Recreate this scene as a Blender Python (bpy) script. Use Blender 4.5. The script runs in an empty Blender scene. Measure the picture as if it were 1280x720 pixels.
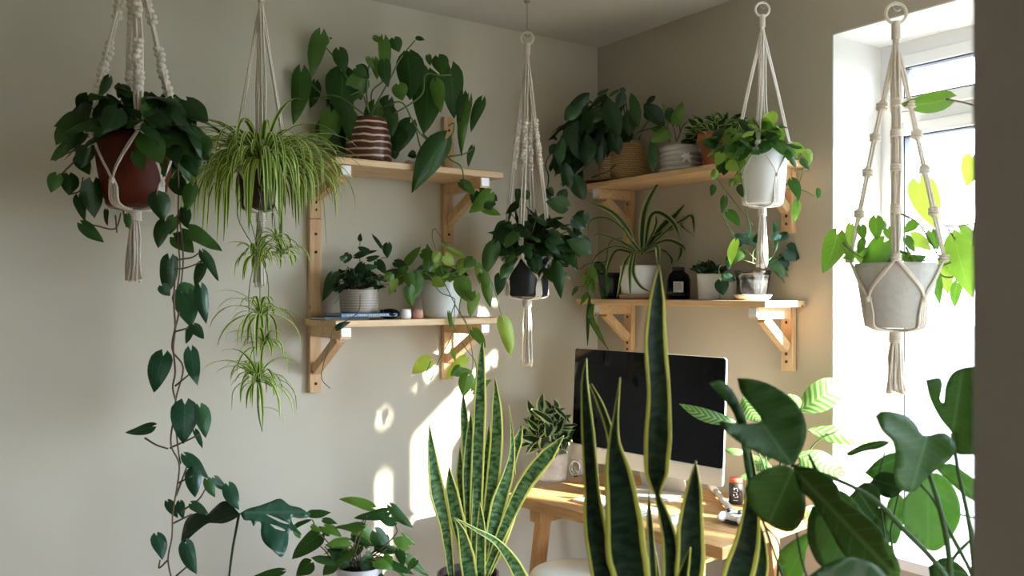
import bpy, bmesh, math, random
from mathutils import Vector, Matrix, geometry
import numpy as np
random.seed(7)
V = Vector
COL = bpy.context.scene.collection
# ------------------------------------------------------------------ camera model (metres; room corner at origin)
FPX = 1082.0
WORLD_S, SUN_S, SUN_EL, EXPO = 6.8, 17.0, 20.0, 1.95
TH = math.atan2(1560, 1082)
RIGHT = V((math.cos(TH), math.sin(TH), 0)); FWD = V((-math.sin(TH), math.cos(TH), 0)); UP = V((0, 0, 1))
H = 1.42
CAM = -(RIGHT*0.356 + FWD*3.6); CAM.z = H
CEIL = H + 1.015
def ray(px, py): return FWD + RIGHT*((px-640)/FPX) + UP*((365-py)/FPX)
def P(px, py, d): return CAM + ray(px, py)*d
def PW(px, py, axis, val):
    r = ray(px, py); k = (val - CAM[axis])/r[axis]
    return CAM + r*k
def onA(px, off, z): p = PW(px, 365, 0, off); p.z = z; return p      # point standing off the left wall
def onB(px, off, z): p = PW(px, 365, 1, -off); p.z = z; return p     # point standing off the back wall
def dep(p): return (p-CAM).dot(FWD)
def zz(py, p): return H + (365-py)/FPX*dep(p)
def frame(ox, oy, s, d):
    return lambda x, y, dd=0.0: P(ox+x/s, oy+y/s, d+dd)
def rnd(a, b): return random.uniform(a, b)
def rvec(): return V((random.gauss(0, 1), random.gauss(0, 1), random.gauss(0, 1))).normalized()
# ------------------------------------------------------------------ objects
def tag(o, label=None, cat=None, group=None, kind=None):
    if label: o['label'] = label
    if cat: o['category'] = cat
    if group: o['group'] = group
    if kind: o['kind'] = kind
    return o
ORG = {}
def thing(name, label, cat, loc=(0, 0, 0), group=None):
    o = bpy.data.objects.new(name, None); COL.objects.link(o)
    o.location = loc; o.empty_display_size = .05
    ORG[o.name] = V(loc)
    return tag(o, label, cat, group)
CLAMPED = ('foliage', 'stems', 'leaf', 'plantlet', 'runner', 'trailing_leaves', 'trailing_stem')
class G:
    def __init__(s): s.v = []; s.f = []; s.uv = []; s.r = []
    def add(s, vs, fs, uvs=None, r=0.5):
        b = len(s.v); s.v += [tuple(v) for v in vs]
        s.f += [tuple(b+i for i in f) for f in fs]
        s.uv += uvs if uvs else [(0.0, 0.0)]*len(vs)
        s.r += [r]*len(vs)
    def build(s, name, mat, parent=None, smooth=True, solid=0, sub=0, bevel=0):
        if not s.v: return None
        org = ORG[parent.name] if parent else V((0, 0, 0))
        me = bpy.data.meshes.new(name)
        a = np.array(s.v, dtype=np.float64)
        if parent and name in CLAMPED:
            lo = a[:, 0] < .005; a[lo, 0] = .005
            hi = (a[:, 1] > -.005) & (a[:, 0] < 1.12); a[hi, 1] = -.005
        a = a - np.array(org)
        me.from_pydata(a.tolist(), [], s.f)
        uvl = me.uv_layers.new(name='UVMap')
        li = np.zeros(len(me.loops), dtype=np.int32); me.loops.foreach_get('vertex_index', li)
        uvl.data.foreach_set('uv', np.array(s.uv, dtype=np.float32)[li].ravel())
        at = me.attributes.new('rnd', 'FLOAT', 'POINT'); at.data.foreach_set('value', np.array(s.r, dtype=np.float32))
        if smooth: me.polygons.foreach_set('use_smooth', [True]*len(me.polygons))
        me.materials.append(mat)
        o = bpy.data.objects.new(name, me); COL.objects.link(o)
        if parent:
            o.parent = parent; ORG[o.name] = org
        else: ORG[o.name] = V((0, 0, 0))
        if bevel:
            m = o.modifiers.new('b', 'BEVEL'); m.width = bevel; m.segments = 2; m.limit_method = 'ANGLE'
        if solid:
            m = o.modifiers.new('s', 'SOLIDIFY'); m.thickness = solid; m.offset = 0
        if sub:
            m = o.modifiers.new('u', 'SUBSURF'); m.levels = sub; m.render_levels = sub
        me.update()
        return o
# ------------------------------------------------------------------ shapes
def obox(g, c, ax, ay, az, hx, hy, hz):
    vs = [c + ax*(sx*hx) + ay*(sy*hy) + az*(sz*hz) for sx in (-1, 1) for sy in (-1, 1) for sz in (-1, 1)]
    g.add(vs, [(0, 1, 3, 2), (4, 6, 7, 5), (0, 4, 5, 1), (2, 3, 7, 6), (0, 2, 6, 4), (1, 5, 7, 3)])
X, Y, Z = V((1, 0, 0)), V((0, 1, 0)), V((0, 0, 1))
def box(g, x0, x1, y0, y1, z0, z1):
    obox(g, V(((x0+x1)/2, (y0+y1)/2, (z0+z1)/2)), X, Y, Z, abs(x1-x0)/2, abs(y1-y0)/2, abs(z1-z0)/2)
def beam(g, a, b, w, t, up):
    d = (b-a); L = d.length; d.normalize(); s = d.cross(up).normalized(); u = s.cross(d)
    obox(g, (a+b)/2, d, s, u, L/2, w/2, t/2)
def lathe(g, c, prof, n=40, fl=0, flamp=0, ax=None):
    vs = []; fs = []
    for (r, z) in prof:
        for k in range(n):
            a = 2*math.pi*k/n
            rr = r*(1 + (flamp*math.cos(a*fl) if fl else 0))
            vs.append(c + V((rr*math.cos(a), rr*math.sin(a), z)))
    for i in range(len(prof)-1):
        for k in range(n):
            fs.append((i*n+k, i*n+(k+1) % n, (i+1)*n+(k+1) % n, (i+1)*n+k))
    if ax is not None:
        q = Z.rotation_difference(ax); vs = [c + q @ (v-c) for v in vs]
    g.add(vs, fs)
def crom(pts, k=5):
    if len(pts) < 3: return [V(p) for p in pts]
    q = [pts[0]*2-pts[1]] + list(pts) + [pts[-1]*2-pts[-2]]; out = []
    for i in range(1, len(q)-2):
        p0, p1, p2, p3 = q[i-1:i+3]
        for j in range(k):
            t = j/k
            out.append(((p1*2)+(p2-p0)*t+(p0*2-p1*5+p2*4-p3)*t*t+(p1*3-p0-p2*3+p3)*t**3)*.5)
    out.append(V(pts[-1])); return out
def tube(g, pts, r, n=6, k=5, smooth=True, r_=.5):
    m = len(pts)
    P2 = crom(pts, k) if smooth else [V(p) for p in pts]
    N = len(P2); vs = []; fs = []
    if isinstance(r, (int, float)): rs = [r]*N
    else: rs = list(np.interp(np.linspace(0, 1, N), np.linspace(0, 1, len(r)), r))
    t0 = (P2[1]-P2[0]).normalized(); u = t0.orthogonal().normalized()
    for i, p in enumerate(P2):
        t = (P2[min(i+1, N-1)]-P2[max(i-1, 0)])
        if t.length < 1e-9: t = t0
        t = t.normalized(); u = (u - t*u.dot(t))
        u = u.normalized() if u.length > 1e-6 else t.orthogonal().normalized()
        w = t.cross(u)
        for j in range(n):
            a = 2*math.pi*j/n; vs.append(p + (u*math.cos(a)+w*math.sin(a))*rs[i])
    for i in range(N-1):
        for j in range(n): fs.append((i*n+j, i*n+(j+1) % n, (i+1)*n+(j+1) % n, (i+1)*n+j))
    fs.append(tuple(range(n))[::-1]); fs.append(tuple((N-1)*n+j for j in range(n)))
    g.add(vs, fs, r=r_)
def torus(g, c, R, r, ax1, ax2, n=28, m=8):
    vs = []; fs = []; nn = ax1.cross(ax2).normalized()
    for i in range(n):
        a = 2*math.pi*i/n; d = ax1*math.cos(a)+ax2*math.sin(a)
        for j in range(m):
            b = 2*math.pi*j/m; vs.append(c+d*(R+r*math.cos(b))+nn*(r*math.sin(b)))
    for i in range(n):
        for j in range(m): fs.append((i*m+j, ((i+1) % n)*m+j, ((i+1) % n)*m+(j+1) % m, i*m+(j+1) % m))
    g.add(vs, fs)
def blob(g, c, rx, ry, rz, n=12, m=8, ax=(X, Y, Z)):
    vs = []; fs = []
    for i in range(m+1):
        t = math.pi*i/m
        for j in range(n):
            a = 2*math.pi*j/n
            vs.append(c+ax[0]*(rx*math.sin(t)*math.cos(a))+ax[1]*(ry*math.sin(t)*math.sin(a))+ax[2]*(rz*math.cos(t)))
    for i in range(m):
        for j in range(n): fs.append((i*n+j, (i+1)*n+j, (i+1)*n+(j+1) % n, i*n+(j+1) % n))
    g.add(vs, fs)
# ------------------------------------------------------------------ leaves
TT = [0, .05, .15, .3, .5, .7, .85, .95, 1]
SH = {'heart': ([.22, .62, .92, 1, .88, .6, .33, .12, 0], .17), 'oval': ([.06, .3, .62, .92, 1, .82, .5, .2, 0], 0),
      'lance': ([.1, .3, .6, .9, 1, .78, .42, .15, 0], 0), 'strap': ([.75, .85, .95, 1, 1, .85, .55, .25, 0], 0)}
def leaf(g, base, tip, width, nrm, kind='heart', bend=.1, fold=.15, wav=.03, rows=9, r=None, cols=(-1, -.55, 0, .55, 1)):
    tab, lobe = SH[kind]
    d = tip-base; L = d.length
    if L < 1e-5: return
    d = d/L; n = nrm - d*nrm.dot(d)
    n = n.normalized() if n.length > 1e-4 else d.orthogonal().normalized()
    s = d.cross(n); vs = []; uv = []; fs = []; ph = rnd(0, 6.28); sk = rnd(-.06, .06)
    m = len(cols)
    for i in range(rows+1):
        t = (i/rows)**1.15; w = np.interp(t, TT, tab)*width*.5
        for c in cols:
            z = bend*L*4*t*(1-t)*.5 - fold*abs(c)**1.3*w*1.3 + wav*L*math.sin(t*9+ph+c*2)*abs(c)**2
            y = L*t - lobe*L*abs(c)**1.1*(1-t)**3
            vs.append(base + d*y + s*(c*w + sk*L*math.sin(math.pi*t)) + n*z); uv.append((c*.5+.5, t))
    for i in range(rows):
        for j in range(m-1): fs.append((i*m+j, i*m+j+1, (i+1)*m+j+1, (i+1)*m+j))
    g.add(vs, fs, uv, random.random() if r is None else r)
def ribbon(g, pts, ws, nrm, fold=.25, k=4, twist=None, cols=(-1, -.78, -.4, 0, .4, .78, 1)):
    """long blade along a path, widths ws, normal roughly nrm"""
    P2 = crom(pts, k); N = len(P2); W = np.interp(np.linspace(0, 1, N), np.linspace(0, 1, len(ws)), ws)
    T = np.interp(np.linspace(0, 1, N), np.linspace(0, 1, len(twist)), twist) if twist else [0]*N
    vs = []; uv = []; fs = []; m = len(cols); acc = 0; tot = sum((P2[i+1]-P2[i]).length for i in range(N-1))
    for i, p in enumerate(P2):
        t = (P2[min(i+1, N-1)]-P2[max(i-1, 0)]).normalized()
        if i: acc += (P2[i]-P2[i-1]).length
        n = nrm - t*nrm.dot(t)
        n = n.normalized() if n.length > .05 else t.orthogonal().normalized()
        n = Matrix.Rotation(T[i], 3, t) @ n
        s = t.cross(n)
        for c in cols:
            vs.append(p + s*(c*W[i]*.5) + n*(fold*W[i]*.5*abs(c)**1.6)); uv.append((c*.5+.5, acc))
    for i in range(N-1):
        for j in range(m-1): fs.append((i*m+j, i*m+j+1, (i+1)*m+j+1, (i+1)*m+j))
    g.add(vs, fs, uv, random.random())
def tocam(p, tilt=.6, up=.35):
    return ((CAM-p).normalized() + rvec()*tilt + UP*up).normalized()
def strap(g, root, az, L, w, rise=.9, droop=1.6, segs=8, cols=(-1, -.35, 0, .35, 1)):
    """arching strap leaf from root"""
    h = V((math.cos(az), math.sin(az), 0)); e = rise; p = V(root); pts = [V(p)]; ds = L/segs
    for i in range(segs):
        p = p + (h*math.cos(e)+UP*math.sin(e))*ds; e -= droop/segs*(1+.6*i/segs)
        e = max(e, -1.5); pts.append(V(p))
    side = UP.cross(h)
    vs = []; uv = []; fs = []; m = len(cols)
    for i, q in enumerate(pts):
        t = i/segs; W = w*(np.interp(t, TT, SH['strap'][0]))*.5
        tg = (pts[min(i+1, segs)]-pts[max(i-1, 0)]).normalized(); n = tg.cross(side)
        n = n if n.length > 0 else UP
        for c in cols: vs.append(q+side*(c*W)-n.normalized()*(abs(c)*W*-.35)); uv.append((c*.5+.5, t))
    for i in range(segs):
        for j in range(m-1): fs.append((i*m+j, i*m+j+1, (i+1)*m+j+1, (i+1)*m+j))
    g.add(vs, fs, uv, random.random())
    return pts
def keyleaves(g, f, rows, kind='heart', dj=.05, tilt=.45, up=.25, bend=.12, st=None, mi=1.0):
    """leaves given by base, tip and width in a local frame"""
    for q in rows:
        bx, by, tx, ty, w = q[:5]; dd = rnd(-dj, dj) if len(q) < 6 else q[5]
        b = f(bx, by, dd); t = f(tx, ty, dd+rnd(-.02, .02))
        wm = (f(bx+w, by, dd)-b).length
        leaf(g, b, t, wm*mi, tocam(b, tilt, up), kind, bend=rnd(.3, 1.4)*bend, fold=rnd(.05, .4), rows=10)
POTS = []
def inpot(p):
    if not POTS: return False
    c, r, h = POTS
    return c.z-.01 < p.z < c.z+h+.004 and math.hypot(p.x-c.x, p.y-c.y) < r+.012
def bush(g, st, root, c, rad, n, size, kind='heart', wr=.75, down=.6, inner=.45, tilt=.5, hemi=None, sr=.0016, up=.5, petiole=True):
    done = set()
    for i in [q for q in range(n) for _ in range(3)]:
        if i in done: continue
        o = rvec()
        if hemi is not None and o.dot(hemi) < -.2: o = -o
        k = rnd(inner, 1)
        p = V((c.x+o.x*rad[0]*k, c.y+o.y*rad[1]*k, c.z+o.z*rad[2]*k))
        p = lim(p, root)
        L = size*rnd(.7, 1.2)
        out = (p-root).normalized()
        d = (out*.7 + V((0, 0, -down)) + rvec()*.5).normalized()
        nn = (out*.5 + UP*up + (CAM-p).normalized()*.5 + rvec()*tilt).normalized()
        b = p - d*L*.4
        b, t = lim(b, root), lim(p + d*L*.6, root)
        if any(inpot(b.lerp(t, q)) for q in (0, .25, .5, .75, 1)): continue
        done.add(i)
        leaf(g, b, t, L*wr*rnd(.85, 1.1), nn, kind, bend=rnd(.05, .25), fold=rnd(.05, .35), rows=8)
        if petiole and st is not None:
            mid = root.lerp(b, .55) + UP*(.25*(b-root).length*rnd(.3, 1))
            tube(st, [root + rvec()*.008, lim(mid, root), b], sr, n=4, k=4)
WALLGAP = .006
def lim(p, root):
    q = V(p)
    if q.x < WALLGAP: q.x = WALLGAP + .004*random.random()
    if q.y > -WALLGAP and q.x < 1.1 and root.y < 0: q.y = -WALLGAP - .004*random.random()
    return q
def stems(st, f, paths, r=.0022, dd=0.0):
    for p in paths:
        d2 = rnd(-.02, .02)+dd
        tube(st, [f(x, y, d2+rnd(-.008, .008)) for (x, y) in p], [r, r*.75], n=5, k=5)
def outline_leaf(g, pts, d, bow=.03, tiltx=0.0, tilty=0.0, mid=None, step=9, r=.5, holes=()):
    """large lobed leaf: outline in image pixels carried to distance d, curved and tilted in depth"""
    xs = [p[0] for p in pts]; ys = [p[1] for p in pts]; x0, x1, y0, y1 = min(xs), max(xs), min(ys), max(ys)
    cx, cy = (x0+x1)/2, (y0+y1)/2; R = max(x1-x0, y1-y0)/2
    a, b = mid if mid else ((cx, y0), (cx, y1))
    ml = math.hypot(b[0]-a[0], b[1]-a[1]); dx, dy = (b[0]-a[0])/ml, (b[1]-a[1])/ml
    C = [V(p) for p in crom([V((p[0], p[1], 0)) for p in pts+[pts[0]]], 3)][:-1]
    poly = [V((p.x, p.y)) for p in C]; n = len(poly)
    def inside(q):
        c = False; j = n-1
        for i in range(n):
            if (poly[i].y > q[1]) != (poly[j].y > q[1]) and q[0] < (poly[j].x-poly[i].x)*(q[1]-poly[i].y)/(poly[j].y-poly[i].y)+poly[i].x: c = not c
            j = i
        return c
    extra = []
    y = y0+step/2
    while y < y1:
        x = x0+step/2
        while x < x1:
            q = (x+rnd(-1, 1), y+rnd(-1, 1))
            if inside(q) and min((V(q)-pp).length for pp in poly) > step*.45: extra.append(V(q))
            x += step
        y += step
    cons = [(i, (i+1) % n) for i in range(n)]; hs = []
    allp = poly+extra
    for hq in holes:
        k0 = len(allp); hp = [V(p).to_2d() for p in crom([V((p[0], p[1], 0)) for p in list(hq)+[hq[0]]], 2)][:-1]; hs.append(hp)
        allp = allp+hp; cons += [(k0+i, k0+(i+1) % len(hp)) for i in range(len(hp))]
    vo, _, fo, *_ = geometry.delaunay_2d_cdt(allp, cons, [list(range(n))], 1, 1e-5)
    def inpoly(q, pl):
        c = False; j = len(pl)-1
        for i in range(len(pl)):
            if (pl[i].y > q.y) != (pl[j].y > q.y) and q.x < (pl[j].x-pl[i].x)*(q.y-pl[i].y)/(pl[j].y-pl[i].y)+pl[i].x: c = not c
            j = i
        return c
    for hp in hs: fo = [f for f in fo if not inpoly(sum((vo[i] for i in f), V((0, 0)))/len(f), hp)]
    vs = []; uv = []
    for q in vo:
        u = ((q.x-a[0])*-dy + (q.y-a[1])*dx)/R; v = ((q.x-a[0])*dx+(q.y-a[1])*dy)/ml
        dz = bow*(min(abs(u), 1.2)**1.3)*-1 + tiltx*(q.x-cx)/R + tilty*(q.y-cy)/R + .006*math.sin(v*14+u*3)*abs(u)
        vs.append(P(q.x, q.y, d+dz)); uv.append((u*.5+.5, v))
    g.add(vs, [tuple(f) for f in fo], uv, r)
# ------------------------------------------------------------------ materials
def newmat(name):
    m = bpy.data.materials.new(name); m.use_nodes = True; nt = m.node_tree; nt.nodes.clear()
    out = nt.nodes.new('ShaderNodeOutputMaterial'); return m, nt, out
def nd(nt, t, **kw):
    n = nt.nodes.new(t)
    for k, v in kw.items():
        if k in n.inputs: n.inputs[k].default_value = v
        else: setattr(n, k, v)
    return n
def ramp(nt, fac, stops):
    r = nt.nodes.new('ShaderNodeValToRGB'); e = r.color_ramp.elements
    while len(e) < len(stops): e.new(.5)
    for i, (p, c) in enumerate(stops): e[i].position = p; e[i].color = (*c, 1) if len(c) == 3 else c
    nt.links.new(fac, r.inputs[0]); return r.outputs[0]
def mixc(nt, f, a, b):
    m = nt.nodes.new('ShaderNodeMix'); m.data_type = 'RGBA'
    for s, v in ((0, f), (6, a), (7, b)):
        if isinstance(v, bpy.types.NodeSocket): nt.links.new(v, m.inputs[s])
        else: m.inputs[s].default_value = v if s == 0 else (*v, 1)
    return m.outputs[2]
def math_(nt, op, a, b=0.0, c=0.0):
    m = nt.nodes.new('ShaderNodeMath'); m.operation = op
    for i, v in enumerate((a, b, c)):
        if isinstance(v, bpy.types.NodeSocket): nt.links.new(v, m.inputs[i])
        else: m.inputs[i].default_value = v
    return m.outputs[0]
def plain(name, c, rough=.6, bump=0, bscale=60, var=0, metal=0, spec=.4, c2=None, nscale=8, stretch=(1, 1, 1), coat=0):
    m, nt, out = newmat(name); b = nd(nt, 'ShaderNodeBsdfPrincipled', Roughness=rough, Metallic=metal)
    b.inputs['Specular IOR Level'].default_value = spec; b.inputs['Coat Weight'].default_value = coat
    tc = nd(nt, 'ShaderNodeTexCoord'); mp = nd(nt, 'ShaderNodeMapping'); mp.inputs['Scale'].default_value = stretch
    nt.links.new(tc.outputs['Object'], mp.inputs[0])
    ns = nd(nt, 'ShaderNodeTexNoise', Scale=nscale, Detail=5.0); nt.links.new(mp.outputs[0], ns.inputs['Vector'])
    c2 = c2 or tuple(x*(1-var) for x in c)
    col = ramp(nt, ns.outputs[0], [(.3, c2), (.7, c)])
    nt.links.new(col, b.inputs['Base Color'])
    if bump:
        n2 = nd(nt, 'ShaderNodeTexNoise', Scale=bscale, Detail=6.0); nt.links.new(mp.outputs[0], n2.inputs['Vector'])
        bp = nd(nt, 'ShaderNodeBump', Strength=bump, Distance=.002); nt.links.new(n2.outputs[0], bp.inputs['Height'])
        nt.links.new(bp.outputs[0], b.inputs['Normal'])
    nt.links.new(b.outputs[0], out.inputs[0]); return m
def wood(name, c1, c2, axis=0, scale=1, rough=.5, knots=True):
    m, nt, out = newmat(name); b = nd(nt, 'ShaderNodeBsdfPrincipled', Roughness=rough); b.inputs['Specular IOR Level'].default_value = .3
    tc = nd(nt, 'ShaderNodeTexCoord'); mp = nd(nt, 'ShaderNodeMapping')
    s = [22*scale]*3; s[axis] = 1.6*scale; mp.inputs['Scale'].default_value = s
    nt.links.new(tc.outputs['Object'], mp.inputs[0])
    ns = nd(nt, 'ShaderNodeTexNoise', Scale=1.6, Detail=6.0, Distortion=1.2); nt.links.new(mp.outputs[0], ns.inputs['Vector'])
    wv = nd(nt, 'ShaderNodeTexNoise', Scale=7.0, Detail=3.0); nt.links.new(mp.outputs[0], wv.inputs['Vector'])
    f = math_(nt, 'MULTIPLY_ADD', wv.outputs[0], .35, math_(nt, 'MULTIPLY', ns.outputs[0], .65))
    col = ramp(nt, f, [(.33, c2), (.5, tuple((a+b_)/2 for a, b_ in zip(c1, c2))), (.62, c1)])
    if knots:
        vn = nd(nt, 'ShaderNodeTexVoronoi', Scale=3.0)
        mp2 = nd(nt, 'ShaderNodeMapping'); s2 = [3.2]*3; s2[axis] = 1.3; mp2.inputs['Scale'].default_value = s2
        nt.links.new(tc.outputs['Object'], mp2.inputs[0]); nt.links.new(mp2.outputs[0], vn.inputs['Vector'])
        k = ramp(nt, vn.outputs['Distance'], [(.035, (1, 1, 1)), (.07, (0, 0, 0))])
        col = mixc(nt, k, col, tuple(x*.35 for x in c2))
    nt.links.new(col, b.inputs['Base Color'])
    bp = nd(nt, 'ShaderNodeBump', Strength=.15, Distance=.001); nt.links.new(wv.outputs[0], bp.inputs['Height']); nt.links.new(bp.outputs[0], b.inputs['Normal'])
    nt.links.new(b.outputs[0], out.inputs[0]); return m
def leafmat(name, c, light=None, mode='plain', var=(.5, .5, .5), trans=.3, rough=.38, c2=None, amt=.5, vein=.25, spec=.3):
    """leaf: principled + translucent, colour varied per leaf; mode: plain / patch / edge / stripe / snake / calathea"""
    m, nt, out = newmat(name)
    at = nd(nt, 'ShaderNodeAttribute', attribute_name='rnd')
    uv = nd(nt, 'ShaderNodeUVMap'); sp = nd(nt, 'ShaderNodeSeparateXYZ'); nt.links.new(uv.outputs[0], sp.inputs[0])
    u = math_(nt, 'ABSOLUTE', math_(nt, 'MULTIPLY_ADD', sp.outputs[0], 2.0, -1.0))
    if mode != 'snake': c = tuple(x*.55 for x in c)
    c2 = tuple(x*.8 for x in c2) if c2 else tuple(x*.5 for x in c)
    col = ramp(nt, at.outputs['Fac'], [(0, c2), (.55, c), (1, light if light and mode == 'plain' else c)])
    tc = nd(nt, 'ShaderNodeTexCoord'); ns = nd(nt, 'ShaderNodeTexNoise', Scale=40.0, Detail=3.0); nt.links.new(tc.outputs['Object'], ns.inputs['Vector'])
    col = mixc(nt, math_(nt, 'MULTIPLY', ns.outputs[0], .35), col, tuple(x*.55 for x in c))
    if mode == 'patch':
        n2 = nd(nt, 'ShaderNodeTexNoise', Scale=55.0, Detail=4.0); nt.links.new(tc.outputs['Object'], n2.inputs['Vector'])
        k = ramp(nt, n2.outputs[0], [(.62-amt*.3, (0, 0, 0)), (.68-amt*.3, (1, 1, 1))]); col = mixc(nt, k, col, light)
    elif mode == 'edge':
        n2 = nd(nt, 'ShaderNodeTexNoise', Scale=60.0, Detail=2.0); nt.links.new(tc.outputs['Object'], n2.inputs['Vector'])
        e = math_(nt, 'MULTIPLY_ADD', n2.outputs[0], .4, u); k = ramp(nt, e, [(.88-amt*.2, (0, 0, 0)), (.97-amt*.2, (1, 1, 1))]); col = mixc(nt, k, col, light)
    elif mode == 'stripe':      # pale margins
        k = ramp(nt, u, [(.42, (0, 0, 0)), (.6, (1, 1, 1))]); col = mixc(nt, k, col, light)
    elif mode == 'snake':
        wv = nd(nt, 'ShaderNodeTexNoise', Scale=1.0, Detail=3.0); mp = nd(nt, 'ShaderNodeMapping'); mp.inputs['Scale'].default_value = (1.6, 75, 1)
        nt.links.new(uv.outputs[0], mp.inputs[0]); nt.links.new(mp.outputs[0], wv.inputs['Vector'])
        z = ramp(nt, wv.outputs[0], [(.42, (0, 0, 0)), (.6, (1, 1, 1))]); col = mixc(nt, z, c2, c)
        n2 = nd(nt, 'ShaderNodeTexNoise', Scale=14.0); nt.links.new(tc.outputs['Object'], n2.inputs['Vector'])
        e = math_(nt, 'MULTIPLY_ADD', n2.outputs[0], .18, u); k = ramp(nt, e, [(.80, (0, 0, 0)), (.84, (1, 1, 1))]); col = mixc(nt, k, col, light)
    elif mode == 'calathea':
        w = math_(nt, 'SINE', math_(nt, 'MULTIPLY', math_(nt, 'SUBTRACT', sp.outputs[1], math_(nt, 'MULTIPLY', u, .16)), 58.0))
        k = ramp(nt, math_(nt, 'MULTIPLY_ADD', w, .5, .5), [(.35, (0, 0, 0)), (.7, (1, 1, 1))])
        k = math_(nt, 'MULTIPLY', k, ramp(nt, u, [(.05, (1, 1, 1)), (.92, (.6, .6, .6))])); col = mixc(nt, k, col, light)
    # veins
    vv = ramp(nt, u, [(.02, (1, 1, 1)), (.06, (0, 0, 0))])
    if mode in ('plain', 'patch', 'edge'):
        w = math_(nt, 'SINE', math_(nt, 'MULTIPLY', math_(nt, 'SUBTRACT', sp.outputs[1], math_(nt, 'MULTIPLY', u, .3)), 45.0))
        k = math_(nt, 'MULTIPLY', ramp(nt, w, [(.9, (0, 0, 0)), (1, (1, 1, 1))]), .5)
        vv = math_(nt, 'MAXIMUM', vv, k)
    if mode not in ('snake', 'stripe'):
        col = mixc(nt, math_(nt, 'MULTIPLY', vv, vein), col, tuple(min(1, x*2.2+.04) for x in c))
    b = nd(nt, 'ShaderNodeBsdfPrincipled', Roughness=rough); b.inputs['Specular IOR Level'].default_value = spec
    nt.links.new(col, b.inputs['Base Color'])
    tr = nd(nt, 'ShaderNodeBsdfTranslucent')
    tcol = nt.nodes.new('ShaderNodeMix'); tcol.data_type = 'RGBA'; tcol.blend_type = 'MULTIPLY'; tcol.inputs[0].default_value = 1
    nt.links.new(col, tcol.inputs[6]); tcol.inputs[7].default_value = (1.9, 1.9, .8, 1); nt.links.new(tcol.outputs[2], tr.inputs[0])
    mx = nd(nt, 'ShaderNodeMixShader'); mx.inputs[0].default_value = trans
    nt.links.new(b.outputs[0], mx.inputs[1]); nt.links.new(tr.outputs[0], mx.inputs[2]); nt.links.new(mx.outputs[0], out.inputs[0])
    return m
M = {}
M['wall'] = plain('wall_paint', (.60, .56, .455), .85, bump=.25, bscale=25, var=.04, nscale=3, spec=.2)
M['wall_shaded'] = plain('wall_paint_shaded', (.47, .425, .34), .85, bump=.25, bscale=25, var=.04, nscale=3, spec=.2)  # same paint as the other walls, back wall's shade darkened into the colour
M['ceil'] = plain('ceiling_paint', (.62, .60, .52), .9, bump=.3, bscale=18, var=.05, nscale=2, spec=.2)
M['reveal'] = plain('white_reveal_paint', (.74, .72, .67), .7, bump=.15, bscale=30, var=.02, spec=.2)
M['floor'] = wood('floor_boards', (.17, .11, .07), (.10, .065, .04), 0, .4, .5, False)
M['upvc'] = plain('white_window_plastic', (.76, .77, .78), .3, var=.01)
M['gasket'] = plain('dark_gasket', (.03, .035, .05), .5)
M['pineY'] = wood('pine_y', (.80, .60, .37), (.62, .41, .21), 1)
M['pineX'] = wood('pine_x', (.74, .52, .29), (.56, .35, .17), 0)
M['pineZ'] = wood('pine_z', (.72, .49, .27), (.55, .33, .16), 2)
M['desk'] = wood('desk_wood', (.56, .32, .13), (.38, .19, .065), 0, .7, .38)
M['deskleg'] = wood('desk_leg_wood', (.55, .30, .12), (.38, .19, .07), 2, .8, .45)
M['zinc'] = plain('zinc_plate', (.75, .76, .78), .45, metal=.3)
M['hole'] = plain('screw_dark', (.05, .035, .03), .6)
M['rope'] = plain('cotton_rope', (.80, .73, .62), .9, bump=.8, bscale=400, var=.12, nscale=120, spec=.1)
M['ropew'] = plain('white_cotton_rope', (.86, .82, .74), .9, bump=.8, bscale=400, var=.1, nscale=120, spec=.1)
M['soil'] = plain('potting_soil', (.05, .033, .022), .95, bump=1, bscale=120, var=.6, nscale=90)
M['bark'] = plain('brown_stem', (.16, .10, .055), .7, var=.4, nscale=60)
M['gstem'] = plain('green_stem', (.13, .21, .06), .55, var=.35, nscale=60)
M['dstem'] = plain('dark_green_stem', (.035, .07, .02), .7, var=.3, nscale=60, spec=.12)
M['redpot'] = plain('oxblood_glaze', (.11, .022, .009), .45, var=.45, nscale=14, spec=.12)
M['brownpot'] = plain('brown_plastic', (.05, .024, .016), .4, var=.3)
M['blackpot'] = plain('black_plastic', (.012, .013, .016), .35)
M['whitepot'] = plain('white_ceramic', (.80, .80, .78), .35, var=.02, coat=.2)
M['greypot'] = plain('light_grey_stone_pot', (.55, .54, .50), .7, bump=.3, bscale=150, var=.12, nscale=70)
M['creampot'] = plain('cream_ceramic', (.60, .54, .43), .5, var=.12, nscale=20)
M['terra'] = plain('terracotta', (.42, .14, .065), .8, bump=.2, bscale=120, var=.3, nscale=20)
M['saucertan'] = plain('tan_saucer', (.45, .28, .16), .5, var=.1)
M['steel'] = plain('galvanised_wire', (.35, .34, .32), .4, metal=.9)
M['alu'] = plain('silver_aluminium', (.60, .57, .52), .38, metal=.35)
M['screen'] = plain('black_glass', (.003, .0035, .006), .05, spec=.2)
M['whitepl'] = plain('white_plastic', (.82, .82, .81), .35)
M['black'] = plain('black_matte', (.018, .018, .02), .5)
M['redcap'] = plain('red_cap', (.5, .10, .06), .5)
M['paperw'] = plain('pale_label', (.62, .60, .55), .8, var=.15, nscale=90)
M['bookblue'] = plain('blue_book_cloth', (.22, .36, .55), .7, var=.3, nscale=60)
M['bookgrey'] = plain('grey_book_cloth', (.13, .15, .17), .7)
M['page'] = plain('book_pages', (.75, .73, .68), .9, bump=.6, bscale=300, stretch=(1, 1, 30))
M['pink'] = plain('dusty_pink_clay', (.55, .27, .2), .7)
M['cable'] = plain('grey_white_cable', (.55, .53, .5), .5)
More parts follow.
